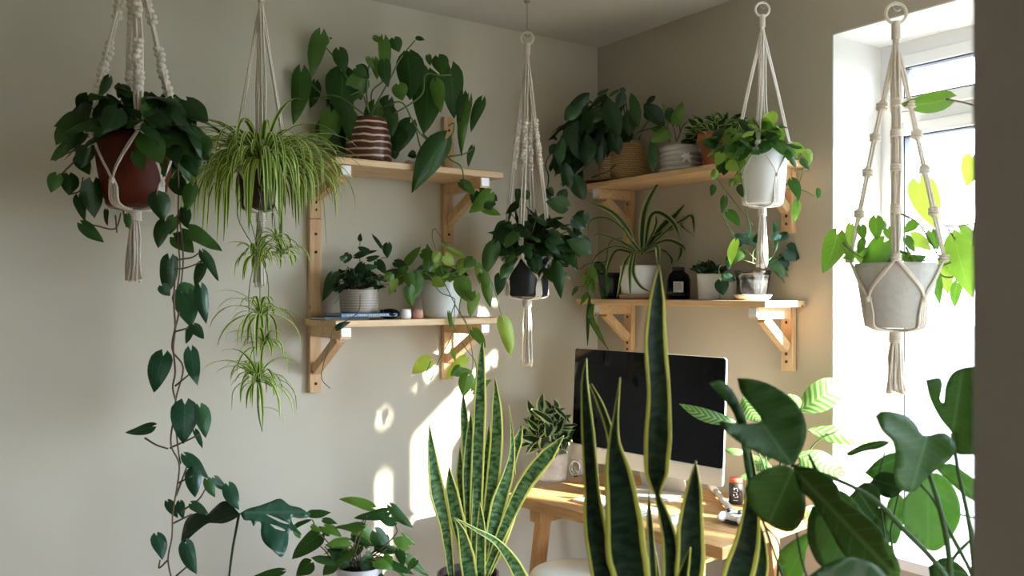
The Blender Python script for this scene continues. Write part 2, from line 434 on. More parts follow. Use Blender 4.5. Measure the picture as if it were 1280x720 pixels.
M['fabric'] = plain('cream_fabric', (.7, .67, .6), .95, bump=.5, bscale=200)
def striped(name, a, b, n, lo=.45, hi=.55, wob=.15, rough=.45):
    m, nt, out = newmat(name); bs = nd(nt, 'ShaderNodeBsdfPrincipled', Roughness=rough); tc = nd(nt, 'ShaderNodeTexCoord')
    sp = nd(nt, 'ShaderNodeSeparateXYZ'); nt.links.new(tc.outputs['Object'], sp.inputs[0])
    ns = nd(nt, 'ShaderNodeTexNoise', Scale=12.0); nt.links.new(tc.outputs['Object'], ns.inputs['Vector'])
    z = math_(nt, 'MULTIPLY_ADD', ns.outputs[0], wob/n*2, sp.outputs[2])
    w = math_(nt, 'FRACT', math_(nt, 'MULTIPLY', z, n))
    k = ramp(nt, w, [(lo, (0, 0, 0)), (hi, (1, 1, 1)), (.96, (1, 1, 1)), (1, (0, 0, 0))])
    nt.links.new(mixc(nt, k, a, b), bs.inputs['Base Color']); nt.links.new(bs.outputs[0], out.inputs[0]); return m
M['beehive'] = striped('brown_pot_with_cream_rings', (.09, .022, .013), (.62, .50, .38), 46, .66, .74, .5, .35)
M['ribbed'] = striped('taupe_ribbed_glaze', (.20, .15, .12), (.50, .43, .36), 204, .40, .55, .05)
def weave(name):
    m, nt, out = newmat(name); bs = nd(nt, 'ShaderNodeBsdfPrincipled', Roughness=.7); tc = nd(nt, 'ShaderNodeTexCoord')
    w1 = nd(nt, 'ShaderNodeTexWave', Scale=45.0, Distortion=1.0); w1.bands_direction = 'Z'; nt.links.new(tc.outputs['Object'], w1.inputs['Vector'])
    w2 = nd(nt, 'ShaderNodeTexWave', Scale=30.0, Distortion=.6); w2.bands_direction = 'DIAGONAL'; nt.links.new(tc.outputs['Object'], w2.inputs['Vector'])
    f = math_(nt, 'MULTIPLY', w1.outputs[1], math_(nt, 'MULTIPLY_ADD', w2.outputs[1], .5, .5))
    nt.links.new(ramp(nt, f, [(.1, (.30, .17, .07)), (.6, (.66, .44, .21))]), bs.inputs['Base Color'])
    bp = nd(nt, 'ShaderNodeBump', Strength=1.0, Distance=.003); nt.links.new(f, bp.inputs['Height']); nt.links.new(bp.outputs[0], bs.inputs['Normal'])
    nt.links.new(bs.outputs[0], out.inputs[0]); return m
M['wicker'] = weave('woven_wicker')
def glassy(name, tint, fac_lo=.04, fac_hi=.6, rough=.02):
    m, nt, out = newmat(name); t = nd(nt, 'ShaderNodeBsdfTransparent'); t.inputs[0].default_value = (*tint, 1)
    g = nd(nt, 'ShaderNodeBsdfGlossy', Roughness=rough)
    mx = nd(nt, 'ShaderNodeMixShader'); mx.inputs[0].default_value = fac_lo; nt.links.new(t.outputs[0], mx.inputs[1]); nt.links.new(g.outputs[0], mx.inputs[2])
    nt.links.new(mx.outputs[0], out.inputs[0]); return m
M['glass'] = glassy('window_glass', (.97, .98, .98))
M['jarglass'] = glassy('dark_clear_plastic', (.70, .72, .73), .10)
# leaves
M['l_dark'] = leafmat('leaf_dark_green', (.030, .095, .022), c2=(.012, .045, .012), light=(.06, .15, .03), trans=.22)
M['l_deep'] = leafmat('leaf_deep_green', (.022, .075, .024), c2=(.010, .036, .013), light=(.04, .11, .03), trans=.15, rough=.3)
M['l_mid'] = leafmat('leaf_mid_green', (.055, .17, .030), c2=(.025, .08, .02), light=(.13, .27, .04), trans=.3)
M['l_blue'] = leafmat('leaf_blue_green', (.035, .13, .065), c2=(.018, .07, .035), light=(.07, .19, .08), trans=.2, rough=.28)
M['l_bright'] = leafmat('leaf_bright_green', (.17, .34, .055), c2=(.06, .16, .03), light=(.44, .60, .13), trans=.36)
M['l_var'] = leafmat('leaf_green_cream_variegated', (.08, .22, .04), mode='patch', light=(.45, .55, .25), trans=.35, amt=.25)
M['l_edge'] = leafmat('leaf_green_with_cream_margin', (.035, .12, .035), mode='edge', light=(.36, .46, .14), trans=.25, amt=.25)
M['l_pep'] = leafmat('leaf_peperomia_margin', (.018, .075, .025), c2=(.012, .04, .016), mode='edge', light=(.42, .50, .27), trans=.18, amt=.5)
M['l_spider'] = leafmat('spider_leaf_striped', (.14, .36, .04), c2=(.06, .18, .03), mode='stripe', light=(.58, .68, .26), trans=.25)
M['l_spiderdark'] = leafmat('dracaena_leaf_striped', (.035, .10, .03), c2=(.02, .06, .02), mode='stripe', light=(.30, .36, .14), trans=.2)
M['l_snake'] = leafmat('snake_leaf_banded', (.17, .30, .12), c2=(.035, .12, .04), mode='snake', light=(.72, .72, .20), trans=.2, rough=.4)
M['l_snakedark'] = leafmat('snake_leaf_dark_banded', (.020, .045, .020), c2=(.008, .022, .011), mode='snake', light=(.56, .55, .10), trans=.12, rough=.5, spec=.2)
M['l_cal'] = leafmat('calathea_leaf_striped', (.09, .22, .05), c2=(.05, .16, .04), mode='calathea', light=(.17, .26, .10), trans=.25)
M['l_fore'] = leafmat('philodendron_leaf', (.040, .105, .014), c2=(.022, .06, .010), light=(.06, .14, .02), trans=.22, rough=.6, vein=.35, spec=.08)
M['l_forelit'] = leafmat('philodendron_leaf_backlit', (.10, .26, .03), c2=(.07, .2, .03), light=(.16, .34, .05), trans=.45, rough=.5, vein=.2, spec=.25)  # brighter copy of the philodendron leaf, backlight put into its colour
M['l_pothos'] = leafmat('leaf_pothos_mixed', (.07, .20, .035), c2=(.02, .075, .018), light=(.30, .46, .08), trans=.3)
# ================================================================== SETTING
def struct(name, g, m, parent=None, **kw):
    o = g.build(name, m, parent, smooth=False, **kw)
    if not parent: o['kind'] = 'structure'
    return o
WX0, WX1, WY = 1.116, 2.95, .255
WZ0, WZ1 = H-.76, H+.80
XR = 3.4; R0, R1 = -1.52, -.12; RZ0, RZ1 = .25, 1.52          # right wall and its window (hidden behind the partition)
g = G(); box(g, 0, XR, -3.7, WY+.07, -.1, 0); struct('floor', g, M['floor'])
g = G(); box(g, -.12, XR+.12, -3.7, WY+.07, CEIL, CEIL+.12); struct('ceiling', g, M['ceil'])
g = G(); box(g, -.12, 0, -3.7, WY+.07, 0, CEIL); struct('wall_left', g, M['wall'])
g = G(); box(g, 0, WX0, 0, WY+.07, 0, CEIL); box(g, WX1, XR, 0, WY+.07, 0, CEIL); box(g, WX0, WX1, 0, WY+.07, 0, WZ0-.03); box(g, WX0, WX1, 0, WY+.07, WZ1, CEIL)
struct('wall_back', g, M['wall_shaded'])
g = G(); e = .004
box(g, WX0, WX0+e, 0.001, WY, WZ0, WZ1); box(g, WX1-e, WX1, 0.001, WY, WZ0, WZ1); box(g, WX0, WX1, 0.001, WY, WZ1-e, WZ1)
struct('trim_1', g, M['reveal'])
g = G(); box(g, WX0, WX1, -.03, WY, WZ0-.03, WZ0); struct('trim_2', g, M['upvc'])
g = G(); box(g, 2.398, XR, -1.65, -1.55, 0, CEIL); struct('wall_partition', g, plain('partition_paint', (.50, .455, .42), .85, bump=.2, bscale=25, var=.05))
g = G(); box(g, XR, XR+.12, -3.7, R0, 0, CEIL); box(g, XR, XR+.12, R1, WY+.07, 0, CEIL); box(g, XR, XR+.12, R0, R1, 0, RZ0); box(g, XR, XR+.12, R0, R1, RZ1, CEIL)
struct('wall_right', g, M['wall'])
g = G(); box(g, -.12, XR+.12, -3.82, -3.7, 0, CEIL); struct('wall_rear', g, M['wall'])
g = G(); box(g, 0, .015, -3.7, -.0151, 0, .1); struct('baseboard_left', g, M['upvc'], bevel=.003)
g = G(); box(g, 0, XR, -.015, 0, 0, .1); struct('baseboard_back', g, M['upvc'], bevel=.003)
# windows
def window(name, o, al, out, x0, x1, z0, z1, mulls, TZ, f0):
    def bx(g, a, b, c, d, e, f): obox(g, o+al*((a+b)/2)+out*((c+d)/2)+Z*((e+f)/2), al, out, Z, (b-a)/2, (d-c)/2, (f-e)/2)
    def rect(g, a, b, z0, z1, w, y0, y1):
        bx(g, a, a+w, y0, y1, z0, z1); bx(g, b-w, b, y0, y1, z0, z1); bx(g, a+w, b-w, y0, y1, z0, z0+w); bx(g, a+w, b-w, y0, y1, z1-w, z1)
    g = G(); rect(g, x0, x1, z0, z1, .048, f0, f0+.07); bx(g, x0+.048, x1-.048, f0, f0+.07, TZ-.02, TZ+.02)
    for m in mulls: bx(g, m-.02, m+.02, f0, f0+.07, z0+.048, z1-.048)
    win = struct(name, g, M['upvc'], bevel=.004)
    ed = [x0+.028]+list(mulls)+[x1-.028]
    for a, b in zip(ed[:-1], ed[1:]):
        a += .02; b -= .02
        for (c, d) in ((z0+.048, TZ-.02), (TZ+.02, z1-.048)):
            g = G(); rect(g, a, b, c, d, .04, f0-.012, f0+.06); g.build('sash', M['upvc'], win, smooth=False, bevel=.004)
            g = G(); rect(g, a+.038, b-.038, c+.038, d-.038, .006, f0-.008, f0+.02); g.build('gasket', M['gasket'], win, smooth=False)
            g = G(); bx(g, a+.042, b-.042, f0+.02, f0+.024, c+.042, d-.042); g.build('pane', M['glass'], win, smooth=False)
window('window_1', V((0, 0, 0)), X, Y, WX0, WX1, WZ0, WZ1, [2.62], H+.555, WY)
window('window_2', V((XR, 0, 0)), -Y, X, -R1, -R0, RZ0, RZ1, [.82], RZ1-.3, .05)
# outside ground and garden wall far beyond the glass
g = G(); box(g, -20, 30, WY+.07, 40, -.25, -.2); box(g, XR+.13, 30, -20, WY+.07, -.25, -.2); tag(struct('ground', g, plain('outdoor_paving', (.15, .145, .115), .9, var=.3)), kind='structure')
# ================================================================== SHELVES
ZA1, ZA2 = H-.088, H+.414      # left wall boards: top faces
ZB1, ZB2 = H-.030+.003, H+.418
def shelf(wall, a0, a1, ztop, depth, label):
    g = G()
    if wall == 'A':
        box(g, .024, depth, -a1, -a0, ztop-.021, ztop); o = g.build('wall_shelf', M['pineY'], smooth=False, bevel=.0025)
    else:
        box(g, a0, a1, -depth, -.004, ztop-.021, ztop); o = g.build('wall_shelf', M['pineX'], smooth=False, bevel=.0025)
    return tag(o, label, 'shelf', 'pine wall shelves')
def bracket(wall, a, ztop, zt, zb, arm, label):
    out, al = (X, -Y) if wall == 'A' else (-Y, X)
    o = al*a; W = .019; zu = ztop-.021
    r = thing('shelf_bracket', label, 'bracket', (o.x, o.y, zb), 'pine shelf brackets')
    g = G(); obox(g, o+out*.0125+Z*((zt+zb)/2), out, al, Z, .0115, W+.002, (zt-zb)/2); g.build('upright', M['pineZ'], r, smooth=False, bevel=.002)
    g = G(); obox(g, o+out*((.024+arm)/2)+Z*(zu-.019), out, al, Z, (arm-.024)/2, W, .0185); g.build('arm', M['pineY' if wall == 'A' else 'pineX'], r, smooth=False, bevel=.002)
    g = G(); p = o+out*(arm-.045)+Z*(zu-.036); q = o+out*.026+Z*(zb+.075)
    beam(g, p, q, W*1.5, .03, al.cross(q-p).normalized()); g.build('strut', M['pineZ'], r, smooth=False, bevel=.002)
    g = G(); obox(g, o+out*(arm+.0012)+Z*(zu-.016), out, al, Z, .002, W*.85, .014); g.build('end_cap', M['zinc'], r, smooth=False, bevel=.001)
    for z in (zb+.03, (zb+zu)/2-.02, zt-.05, zt-.11 if zt > ztop+.05 else zb+.055):
        g = G(); lathe(g, o+out*.0243+Z*z, [(0, 0), (.005, 0), (.005, .0012), (0, .0012)], 12, ax=out); g.build('screw', M['hole'], r)
shelf('A', .66, 1.28, ZA2, .275, 'pine shelf high on the left wall carrying the brown pot with cream rings')
shelf('A', .66, 1.28, ZA1, .275, 'pine shelf low on the left wall carrying books and the ribbed pot')
shelf('B', .104, 1.022, ZB2, .2, 'pine shelf high on the back wall carrying wicker and terracotta pots')
shelf('B', .104, 1.022, ZB1, .2, 'pine shelf above the computer carrying the black jar and white pots')
bracket('A', 1.242, ZA2, ZA2-.021, H+.243, .265, 'pine bracket behind the hanging spider plant under the high left shelf')
bracket('A', .73, ZA2, H+.64, H+.18, .265, 'pine bracket at right end of the high left shelf')
bracket('A', 1.242, ZA1, H+.2425, H-.334, .265, 'pine bracket at left end of the low left shelf, strut bare against the wall')
bracket('A', .73, ZA1, H+.165, H-.32, .265, 'pine bracket at right end of the low left shelf behind trailing pothos')
bracket('B', .209, ZB2, ZB2-.021, H+.19, .185, 'pine bracket in the dark corner under the wicker pot')
bracket('B', .964, ZB2, ZB2-.021, H+.19, .185, 'pine bracket behind the hanging white pot')
bracket('B', .209, ZB1, ZB1-.021, H-.255, .185, 'pine bracket above the left half of the computer screen')
bracket('B', .964, ZB1, ZB1-.021, H-.255, .185, 'sunlit pine bracket beside the window, right end of the lower back shelf')
# ================================================================== POTS
def prof(r0, r1, h, belly=0, rim=0, rimh=0, th=.006, n=10):
    o = [(0, 0), (r0*.93, 0)]
    for i in range(n+1):
        t = i/n; o.append((r0+(r1-r0)*t+belly*math.sin(math.pi*t), .003+(h-.003)*t))
    if rim: o = [p for p in o if p[1] < h-rimh] + [(r1-rim*.2, h-rimh), (r1+rim, h-rimh+.001), (r1+rim, h)]
    rt = o[-1][0]
    return o+[(rt-.002, h+.0015), (rt-th, h), (rt-th-.001, h-.03)]
def pot(root, c, pf, mat, soil=True, fl=0, fa=0, name='pot'):
    g = G(); lathe(g, c, pf, 48, fl, fa); o = g.build(name, mat, root)
    POTS[:] = [c, max(p[0] for p in pf), max(p[1] for p in pf)]
    if soil:
        r, h = pf[-1]
        g = G(); lathe(g, c+Z*(h+.012), [(r+.0015, -.002), (r*.7, .003), (r*.3, .001), (0, .002)], 24); g.build('soil', M['soil'], root)
    return V((c.x, c.y, c.z+pf[-1][1]+.014))
def finish(root, F, S, lm, sm='gstem', fname='foliage', sname='stems'):
    if S is not None and S.v: S.build(sname, M[sm], root)
    if F.v: F.build(fname, M[lm], root)
def upot(px, py0, py1, w1, w0, d):
    """hanging pot geometry from picture size at distance d"""
    b = P(px, py1, d); h = (py1-py0)/FPX*d
    return b, w0*d/FPX/2, w1*d/FPX/2, h
# ================================================================== MACRAME HANGERS
def hanger(label, ring, rr, potb, r0, r1, h, gather, tassel, mode, phi=.4, mat='rope', sd=.0026, group='macrame plant hangers', tl=28, kz=.5, cr=None, ss=1.0):
    r = thing('macrame_hanger', label, 'plant hanger', ring, group)
    g = G(); torus(g, ring, rr, rr*.17, RIGHT, UP)
    g.build('ring', M[mat], r)
    gp = V((ring.x, ring.y, gather)); top = ring-UP*rr*.75
    g = G(); N = 30; tube(g, [top.lerp(gp, i/N) for i in range(N+1)], [sd*3.1*(1+.12*(i % 2)) for i in range(N+1)], n=12, smooth=False); g.build('wrapping', M[mat], r)
    zt = potb.z+h; R = r1+.006
    def at(a, z):
        t = max(0, min(1, (z-potb.z)/h)); rad = r0+(r1-r0)*t+sd*1.2
        return V((potb.x+rad*math.cos(a), potb.y+rad*math.sin(a), z))
    zk = potb.z+h*kz
    acam = math.atan2((CAM-potb).y, (CAM-potb).x)
    for k in range(4):
        a = acam+phi+k*math.pi/2; A = at(a, zt+.012); A += V((math.cos(a), math.sin(a), 0))*.006
        g = G(); d = A-gp
        side = V((-math.sin(a), math.cos(a), 0)); out = V((math.cos(a), math.sin(a), 0))
        for q in range(4):
            off = side*((q-1.5)*sd*1.6)+out*(sd*(.8 if q % 2 else -.8))
            pts = [gp+off*.5] + [gp+d*t+off*(1+.25*math.sin(t*9+q)) for t in (.12, .25, .4, .55, .7, .85)]+[A+off*.7]
            tube(g, pts, sd, n=5, k=4)
        segs = {'sinnet2': ((.16, .40), (.54, .80)), 'sinnet': ((.33, .56),), 'plain': (), 'knots': ()}[mode]
        for (s0, s1) in segs:
            L = d.length*(s1-s0); n = int(L/.0135); c0 = gp+d*s0
            for j in range(n+1):
                c = c0+d*((s1-s0)*j/n); aa = j*.95+k
                e = side*math.cos(aa)+out*math.sin(aa)
                blob(g, c+e*sd*1.4*ss, sd*3.5*ss, sd*3.2*ss, sd*2.4, 10, 6)
                blob(g, c-e*sd*1.2*ss, sd*2.7*ss, sd*2.7*ss, sd*2.2, 8, 5)
        if mode == 'knots':
            for s in (.30, .44, .60, .79):
                c = gp+d*s; blob(g, c, sd*3.6, sd*3.6, sd*4.6, 10, 8)
                for j in range(3): torus(g, c+UP*(j-1)*sd*1.9, sd*3.3, sd*1.0, side, out, 14, 6)
        g.build('cord', M[mat], r)
        g = G(); blob(g, A, sd*3, sd*3, sd*3.2, 12, 8)
        for j in range(3): torus(g, A+UP*(j-1)*sd*1.8, sd*2.9, sd, side, out, 16, 6)
        for sg in (-1, 1):
            b = a+sg*math.pi/4
            for q in (-1, 1):
                pts = [A-UP*sd]
                for t in (.3, .6, .85): pts.append(at(a+(b-a)*t, zt+.008+(zk-zt)*t) + UP*q*sd*.9)
                pts.append(at(b, zk)+UP*q*sd*.5); tube(g, pts, sd, n=5, k=3)
        b = a+math.pi/4; K = at(b, zk); s2 = V((-math.sin(b), math.cos(b), 0))
        blob(g, K, sd*2.6, sd*2.6, sd*3, 10, 8)
        for q in (-1.5, -.5, .5, 1.5):
            o = s2*q*sd*2
            tube(g, [K+o*.6, at(b, potb.z+h*.22)+o, at(b, potb.z+.004)+o, V((potb.x, potb.y, potb.z-sd*1.2)).lerp(at(b, potb.z), .55)-UP*sd*1.5+o*.6, V((potb.x, potb.y, potb.z-sd*2.4))+o*.2], sd, n=5, k=4)
        g.build('net', M[mat], r)
    kb = V((potb.x, potb.y, potb.z-sd*2.5))
    g = G(); tube(g, [kb+UP*.004, kb-UP*.008, kb-UP*.022, kb-UP*.028], [sd*4, sd*4.6, sd*4.2, sd*3.6], n=14)
    for j in range(6): torus(g, kb-UP*(.002+j*.0046), sd*4.3, sd*.9, X, Y, 18, 6)
    g.build('base_knot', M[mat], r)
    g = G(); t0 = kb-UP*.024; L = t0.z-tassel
    for j in range(tl):
        a = rnd(0, 6.28); q = rnd(.2, 1); o = V((math.cos(a), math.sin(a), 0))*q
        e = L*rnd(.93, 1.03)
        tube(g, [t0+o*sd*3, t0-UP*e*.3+o*sd*4.6+rvec()*.002, t0-UP*e*.7+o*sd*5.4+rvec()*.003, t0-UP*e+o*sd*6.6+rvec()*.002], [sd*.95, sd*.95, sd*.9, sd*1.1], n=5, k=3)
    g.build('tassel', M[mat], r)
    # hook and wire up to the ceiling
    if cr is None: cr = CEIL
    k = thing('ceiling_hook', 'metal wire hook hanging from the ceiling, '+label, 'hook', (ring.x, ring.y, CEIL), 'ceiling hooks')
    k['label'] = HOOKL[label]
    g = G(); rt = ring+UP*rr*.9
    g2 = [rt+RIGHT*.008-UP*.012, rt+RIGHT*.011+UP*.002, rt+UP*.014, rt+UP*.03]
    tube(g, [rt-RIGHT*.009-UP*.004, rt-RIGHT*.003-UP*.013]+g2, .0018, n=6)
    tube(g, [rt+UP*.028, V((ring.x, ring.y, CEIL-.004))], .0016, n=6, smooth=False); g.build('wire', M['steel'], k)
    g = G(); lathe(g, V((ring.x, ring.y, CEIL-.006)), [(0, 0), (.009, 0), (.012, .006), (0, .006)], 16); g.build('ceiling_plate', M['steel'], k)
    return r
LB = {1: 'macrame hanger with thick spiral knots holding the dark red pot, far left',
      2: 'macrame hanger with plain straight cords holding the spider plant pot',
      3: 'macrame hanger with one band of spiral knots holding the black pot in the corner',
      4: 'white macrame hanger with plain cords holding the white pot before the back shelves',
      5: 'macrame hanger with spaced single knots holding the pale grey pot by the window'}
HOOKL = {LB[1]: 'metal ceiling hook above the dark red hanging pot', LB[2]: 'metal ceiling hook above the hanging spider plant',
         LB[3]: 'bare metal ceiling hook and wire above the hanging black pot', LB[4]: 'metal ceiling hook above the hanging white pot',
         LB[5]: 'metal ceiling hook above the grey pot by the window'}
# ---- hanging pot 1: dark red with pothos
d1 = 2.15
b, r0, r1, h = upot(168, 172, 258, 92, 66, d1)
rt = P(170, -95, d1); rt = V((b.x, b.y, rt.z))
hanger(LB[1], rt, .022, b, r0, r1, h, rt.z-.05, P(168, 350, d1).z, 'sinnet2', phi=.12, sd=.0034, tl=40, kz=.32)
t = thing('hanging_pothos', 'dark pothos in oxblood red pot hanging far left, with one very long trailing vine', 'potted plant', b, 'hanging potted plants')
s0 = pot(t, b, prof(r0, r1, h, belly=.006), M['redpot'])
F, S = G(), G()
bush(F, S, s0, s0+UP*.025+RIGHT*.015, (.18, .18, .115), 120, .072, down=.9, inner=.35, sr=.0017)
z2 = frame(40, 180, 3.6, d1-.04)
z1 = frame(40, 0, 3.6, d1-.02)
keyleaves(F, z1, [(250, 480, 155, 560, 75), (200, 570, 165, 680, 85), (310, 450, 270, 540, 60), (330, 620, 240, 690, 90), (345, 350, 300, 440, 45), (400, 440, 440, 400, 60), (620, 500, 560, 480, 50), (560, 560, 640, 600, 60), (700, 560, 620, 600, 80), (640, 620, 720, 690, 80), (760, 620, 800, 700, 70), (480, 580, 560, 620, 60), (430, 590, 400, 620, 60), (640, 540, 720, 560, 50)], st=S)
keyleaves(F, z2, [(460, 80, 470, 165, 88), (275, 175, 282, 335, 108), (210, 240, 238, 345, 52), (225, 360, 325, 443, 62), (112, 140, 85, 220, 66), (165, 140, 165, 232, 82), (562, 230, 590, 348, 98), (600, 350, 568, 470, 74), (640, 420, 730, 490, 84), (705, 385, 856, 482, 84), (770, 490, 838, 616, 52), (765, 540, 732, 645, 52), (620, 520, 600, 685, 88), (640, 510, 620, 560, 40), (690, 640, 760, 690, 60), (150, 10, 82, 75, 48), (250, 20, 220, 110, 80), (540, 10, 560, 90, 90), (560, 60, 600, 150, 70), (700, 60, 740, 150, 80), (640, 160, 700, 240, 80), (720, 190, 700, 300, 70), (680, 290, 700, 380, 60), (430, 320, 440, 385, 34), (335, 300, 340, 370, 24), (210, 60, 260, 140, 70), (740, 20, 800, 70, 70), (640, 330, 620, 410, 60)], tilt=.35)
stems(S, z2, [[(230, 250), (240, 345), (300, 370), (375, 380), (400, 310)], [(375, 320), (382, 400)], [(410, 300), (425, 375)], [(650, 20), (660, 200), (655, 400), (665, 560), (640, 720)], [(660, 520), (720, 510), (750, 490)], [(640, 565), (700, 555), (760, 530)], [(660, 300), (680, 500), (670, 640)], [(100, 75), (160, 40), (230, 20)], [(120, 150), (180, 90), (240, 40)], [(170, 225), (215, 210), (230, 150)]], r=.0024)
finish(t, F, S, 'l_dark', 'bark')
F, S = G(), G(); z3 = frame(140, 360, 2.0, d1-.05)
keyleaves(F, z3, [(175, 12, 197, 98, 62), (222, 0, 236, 90, 36), (205, 92, 230, 127, 30), (128, 170, 105, 262, 56), (198, 158, 214, 245, 40), (182, 292, 178, 390, 68), (220, 300, 234, 375, 42), (100, 346, 33, 362, 28), (208, 358, 226, 402, 16), (185, 420, 242, 476, 36), (238, 480, 258, 524, 26), (258, 476, 290, 508, 22), (204, 456, 208, 524, 42), (140, 535, 165, 575, 24), (170, 536, 178, 578, 22), (200, 540, 242, 566, 26), (112, 620, 126, 680, 38), (185, 640, 212, 716, 40), (292, 495, 318, 555, 38), (125, -5, 145, 20, 30), (195, 100, 185, 140, 20), (175, -10, 190, 14, 26)], tilt=.3, dj=.03)
stems(S, z3, [[(157, -30), (155, 40), (158, 100), (153, 150), (158, 210), (152, 250), (162, 300), (150, 350), (148, 395), (168, 440), (162, 500), (152, 560), (150, 620), (140, 680), (152, 740)], [(168, 60), (150, 150), (178, 200), (158, 290), (165, 400), (172, 440)], [(155, 110), (190, 100)], [(158, 245), (198, 212)], [(82, 375), (110, 392), (140, 402)], [(145, 400), (190, 380), (220, 365)], [(165, 488), (200, 470)], [(170, 560), (215, 530), (235, 500)], [(150, 590), (200, 565)], [(140, 680), (118, 700), (120, 680)], [(160, 720), (195, 690)], [(160, 520), (190, 440)]], r=.0026)
S.build('trailing_stem', M['bark'], t); F.build('trailing_leaves', M['l_blue'], t)
# ---- hanging pot 2: spider plant
d2 = 2.45
b, r0, r1, h = upot(326, 205, 262, 56, 46, d2)
rt = P(326, -30, d2)
rt = V((b.x, b.y, rt.z))
hanger(LB[2], rt, .02, b, r0, r1, h, P(326, 2, d2).z, P(326, 357, d2).z, 'plain', phi=.1, sd=.0028)
t = thing('hanging_spider_plant', 'striped spider plant in a small brown hanging pot with plantlets dangling on runners', 'potted plant', b, 'hanging potted plants')
s0 = pot(t, b, prof(r0, r1, h), M['brownpot'])
F = G()
for i in range(290):
    az = rnd(0, 6.283); o = V((math.cos(az), math.sin(az), 0))*rnd(0, r1*.6)
    if math.cos(az) < -.3 and False: continue
    L = rnd(.16, .36); strap(F, s0+o, az, L, rnd(.009, .0145), rise=rnd(.25, 1.4), droop=rnd(1.3, 3.2), segs=10)
F.build('foliage', M['l_spider'], t)
for (cx, cy, n, L0, dd) in ((318, 320, 16, .085, -.05), (352, 318, 14, .09, 0), (325, 395, 24, .125, -.03), (345, 300, 10, .09, -.06), (322, 478, 34, .13, -.03), (330, 432, 12, .10, -.02)):
    c = P(cx, cy, d2+dd); F = G(); S = G()
    tube(S, [s0+V((rnd(-.03, .03), rnd(-.03, .03), 0)), s0.lerp(c, .3)+RIGHT*rnd(-.05, .05)-FWD*.07+UP*.02, s0.lerp(c, .6)+RIGHT*rnd(-.03, .03)-FWD*.03, c], .0013, n=5)
    for i in range(int(n*1.5)):
        az = rnd(0, 6.283); strap(F, c, az, L0*rnd(.7, 1.55), rnd(.0075, .012), rise=rnd(-.1, 1.3), droop=rnd(1.3, 2.6), segs=8)
    if cy > 470:
        stt = [P(322, 478, d2-.03), P(322, 500, d2-.03), P(324, 522, d2-.03), P(328, 540, d2-.03)]
        tube(S, stt, [.0015, .003, .001], n=5)
        strap(F, P(322, 512, d2-.03), math.atan2(RIGHT.y, RIGHT.x), .12, .008, .3, 2.0)
    if cy == 395: blob(S, P(336, 421, d2-.03), .006, .006, .009)
    o = F.build('plantlet', M['l_spider'], t); S.build('runner', M['gstem'], o)
# ---- hanging pot 3: black in the corner
d3 = 3.02
b, r0, r1, h = upot(659, 325, 371, 55, 52, d3)
rt = V((b.x, b.y, P(654, 48, d3).z))
hanger(LB[3], rt, .022, b, r0, r1, h, P(654, 68, d3).z, P(656, 456, d3).z, 'sinnet', phi=-.25, sd=.0032, tl=40, kz=.42, ss=.9)
t = thing('hanging_pothos', 'bushy dark green pothos in a black pot hanging in front of the corner', 'potted plant', b, 'hanging potted plants')
s0 = pot(t, b, prof(r0, r1, h), M['blackpot'])
F, S = G(), G()
bush(F, S, s0, s0+UP*.05+RIGHT*.02, (.175, .16, .14), 190, .06, down=.8, inner=.2)
z8 = frame(580, 0, 1.567, d3-.08)
keyleaves(F, z8, [(60, 480, 40, 540, 34), (80, 440, 55, 490, 34), (225, 470, 250, 500, 36), (200, 475, 218, 505, 34), (240, 490, 200, 470, 34), (180, 520, 190, 585, 28), (70, 540, 65, 580, 24), (235, 420, 215, 460, 30), (200, 405, 160, 395, 36), (215, 430, 240, 450, 30), (35, 400, 10, 380, 28), (60, 395, 35, 385, 28), (120, 390, 100, 370, 34)], tilt=.4)
finish(t, F, S, 'l_dark', 'bark')
# ---- hanging pot 4: white before back shelves
d4 = 2.5
b, r0, r1, h = upot(953, 188, 256, 58, 50, d4)
rt = V((b.x, b.y, P(945, 12, d4).z))
hanger(LB[4], rt, .020, b, r0, r1, h, P(945, 34, d4).z, P(948, 334, d4).z, 'plain', phi=-.15, mat='ropew', sd=.0024, tl=40)
t = thing('hanging_pothos', 'bright green pothos in a white cylindrical pot hanging before the back shelves', 'potted plant', b, 'hanging potted plants')
s0 = pot(t, b, prof(r0, r1, h, belly=.004), M['whitepot'])
F, S = G(), G()
bush(F, S, s0, s0+UP*.025-RIGHT*.025, (.135, .13, .085), 135, .046, down=.7, inner=.3, wr=.85)
zf = frame(840, 180, 3.275, d4-.03)
keyleaves(F, zf, [(230, 0, 270, 40, 50), (240, 20, 210, 60, 50), (230, 80, 270, 110, 52), (180, 110, 160, 150, 34), (170, 170, 160, 215, 28), (265, 130, 290, 160, 50), (290, 170, 290, 220, 46), (215, 220, 205, 285, 32), (230, 280, 280, 340, 44), (260, 400, 240, 500, 44), (285, 440, 250, 490, 50), (500, 20, 520, 60, 46), (540, 60, 560, 105, 44), (490, 150, 520, 230, 46), (510, 240, 500, 320, 42), (600, 185, 595, 230, 24), (550, 30, 570, 80, 40), (480, 10, 440, 30, 50), (200, 40, 180, 90, 50), (520, 10, 480, 50, 44), (250, 150, 240, 180, 34)], tilt=.35)
stems(S, zf, [[(470, 185), (540, 190), (600, 225)], [(540, 100), (520, 170), (515, 260)], [(170, 120), (220, 190), (290, 280), (330, 330)], [(300, 265), (320, 350), (310, 380)], [(560, 90), (560, 110), (500, 110)], [(205, 290), (235, 350), (270, 400)]], r=.002)
finish(t, F, S, 'l_pothos', 'gstem')
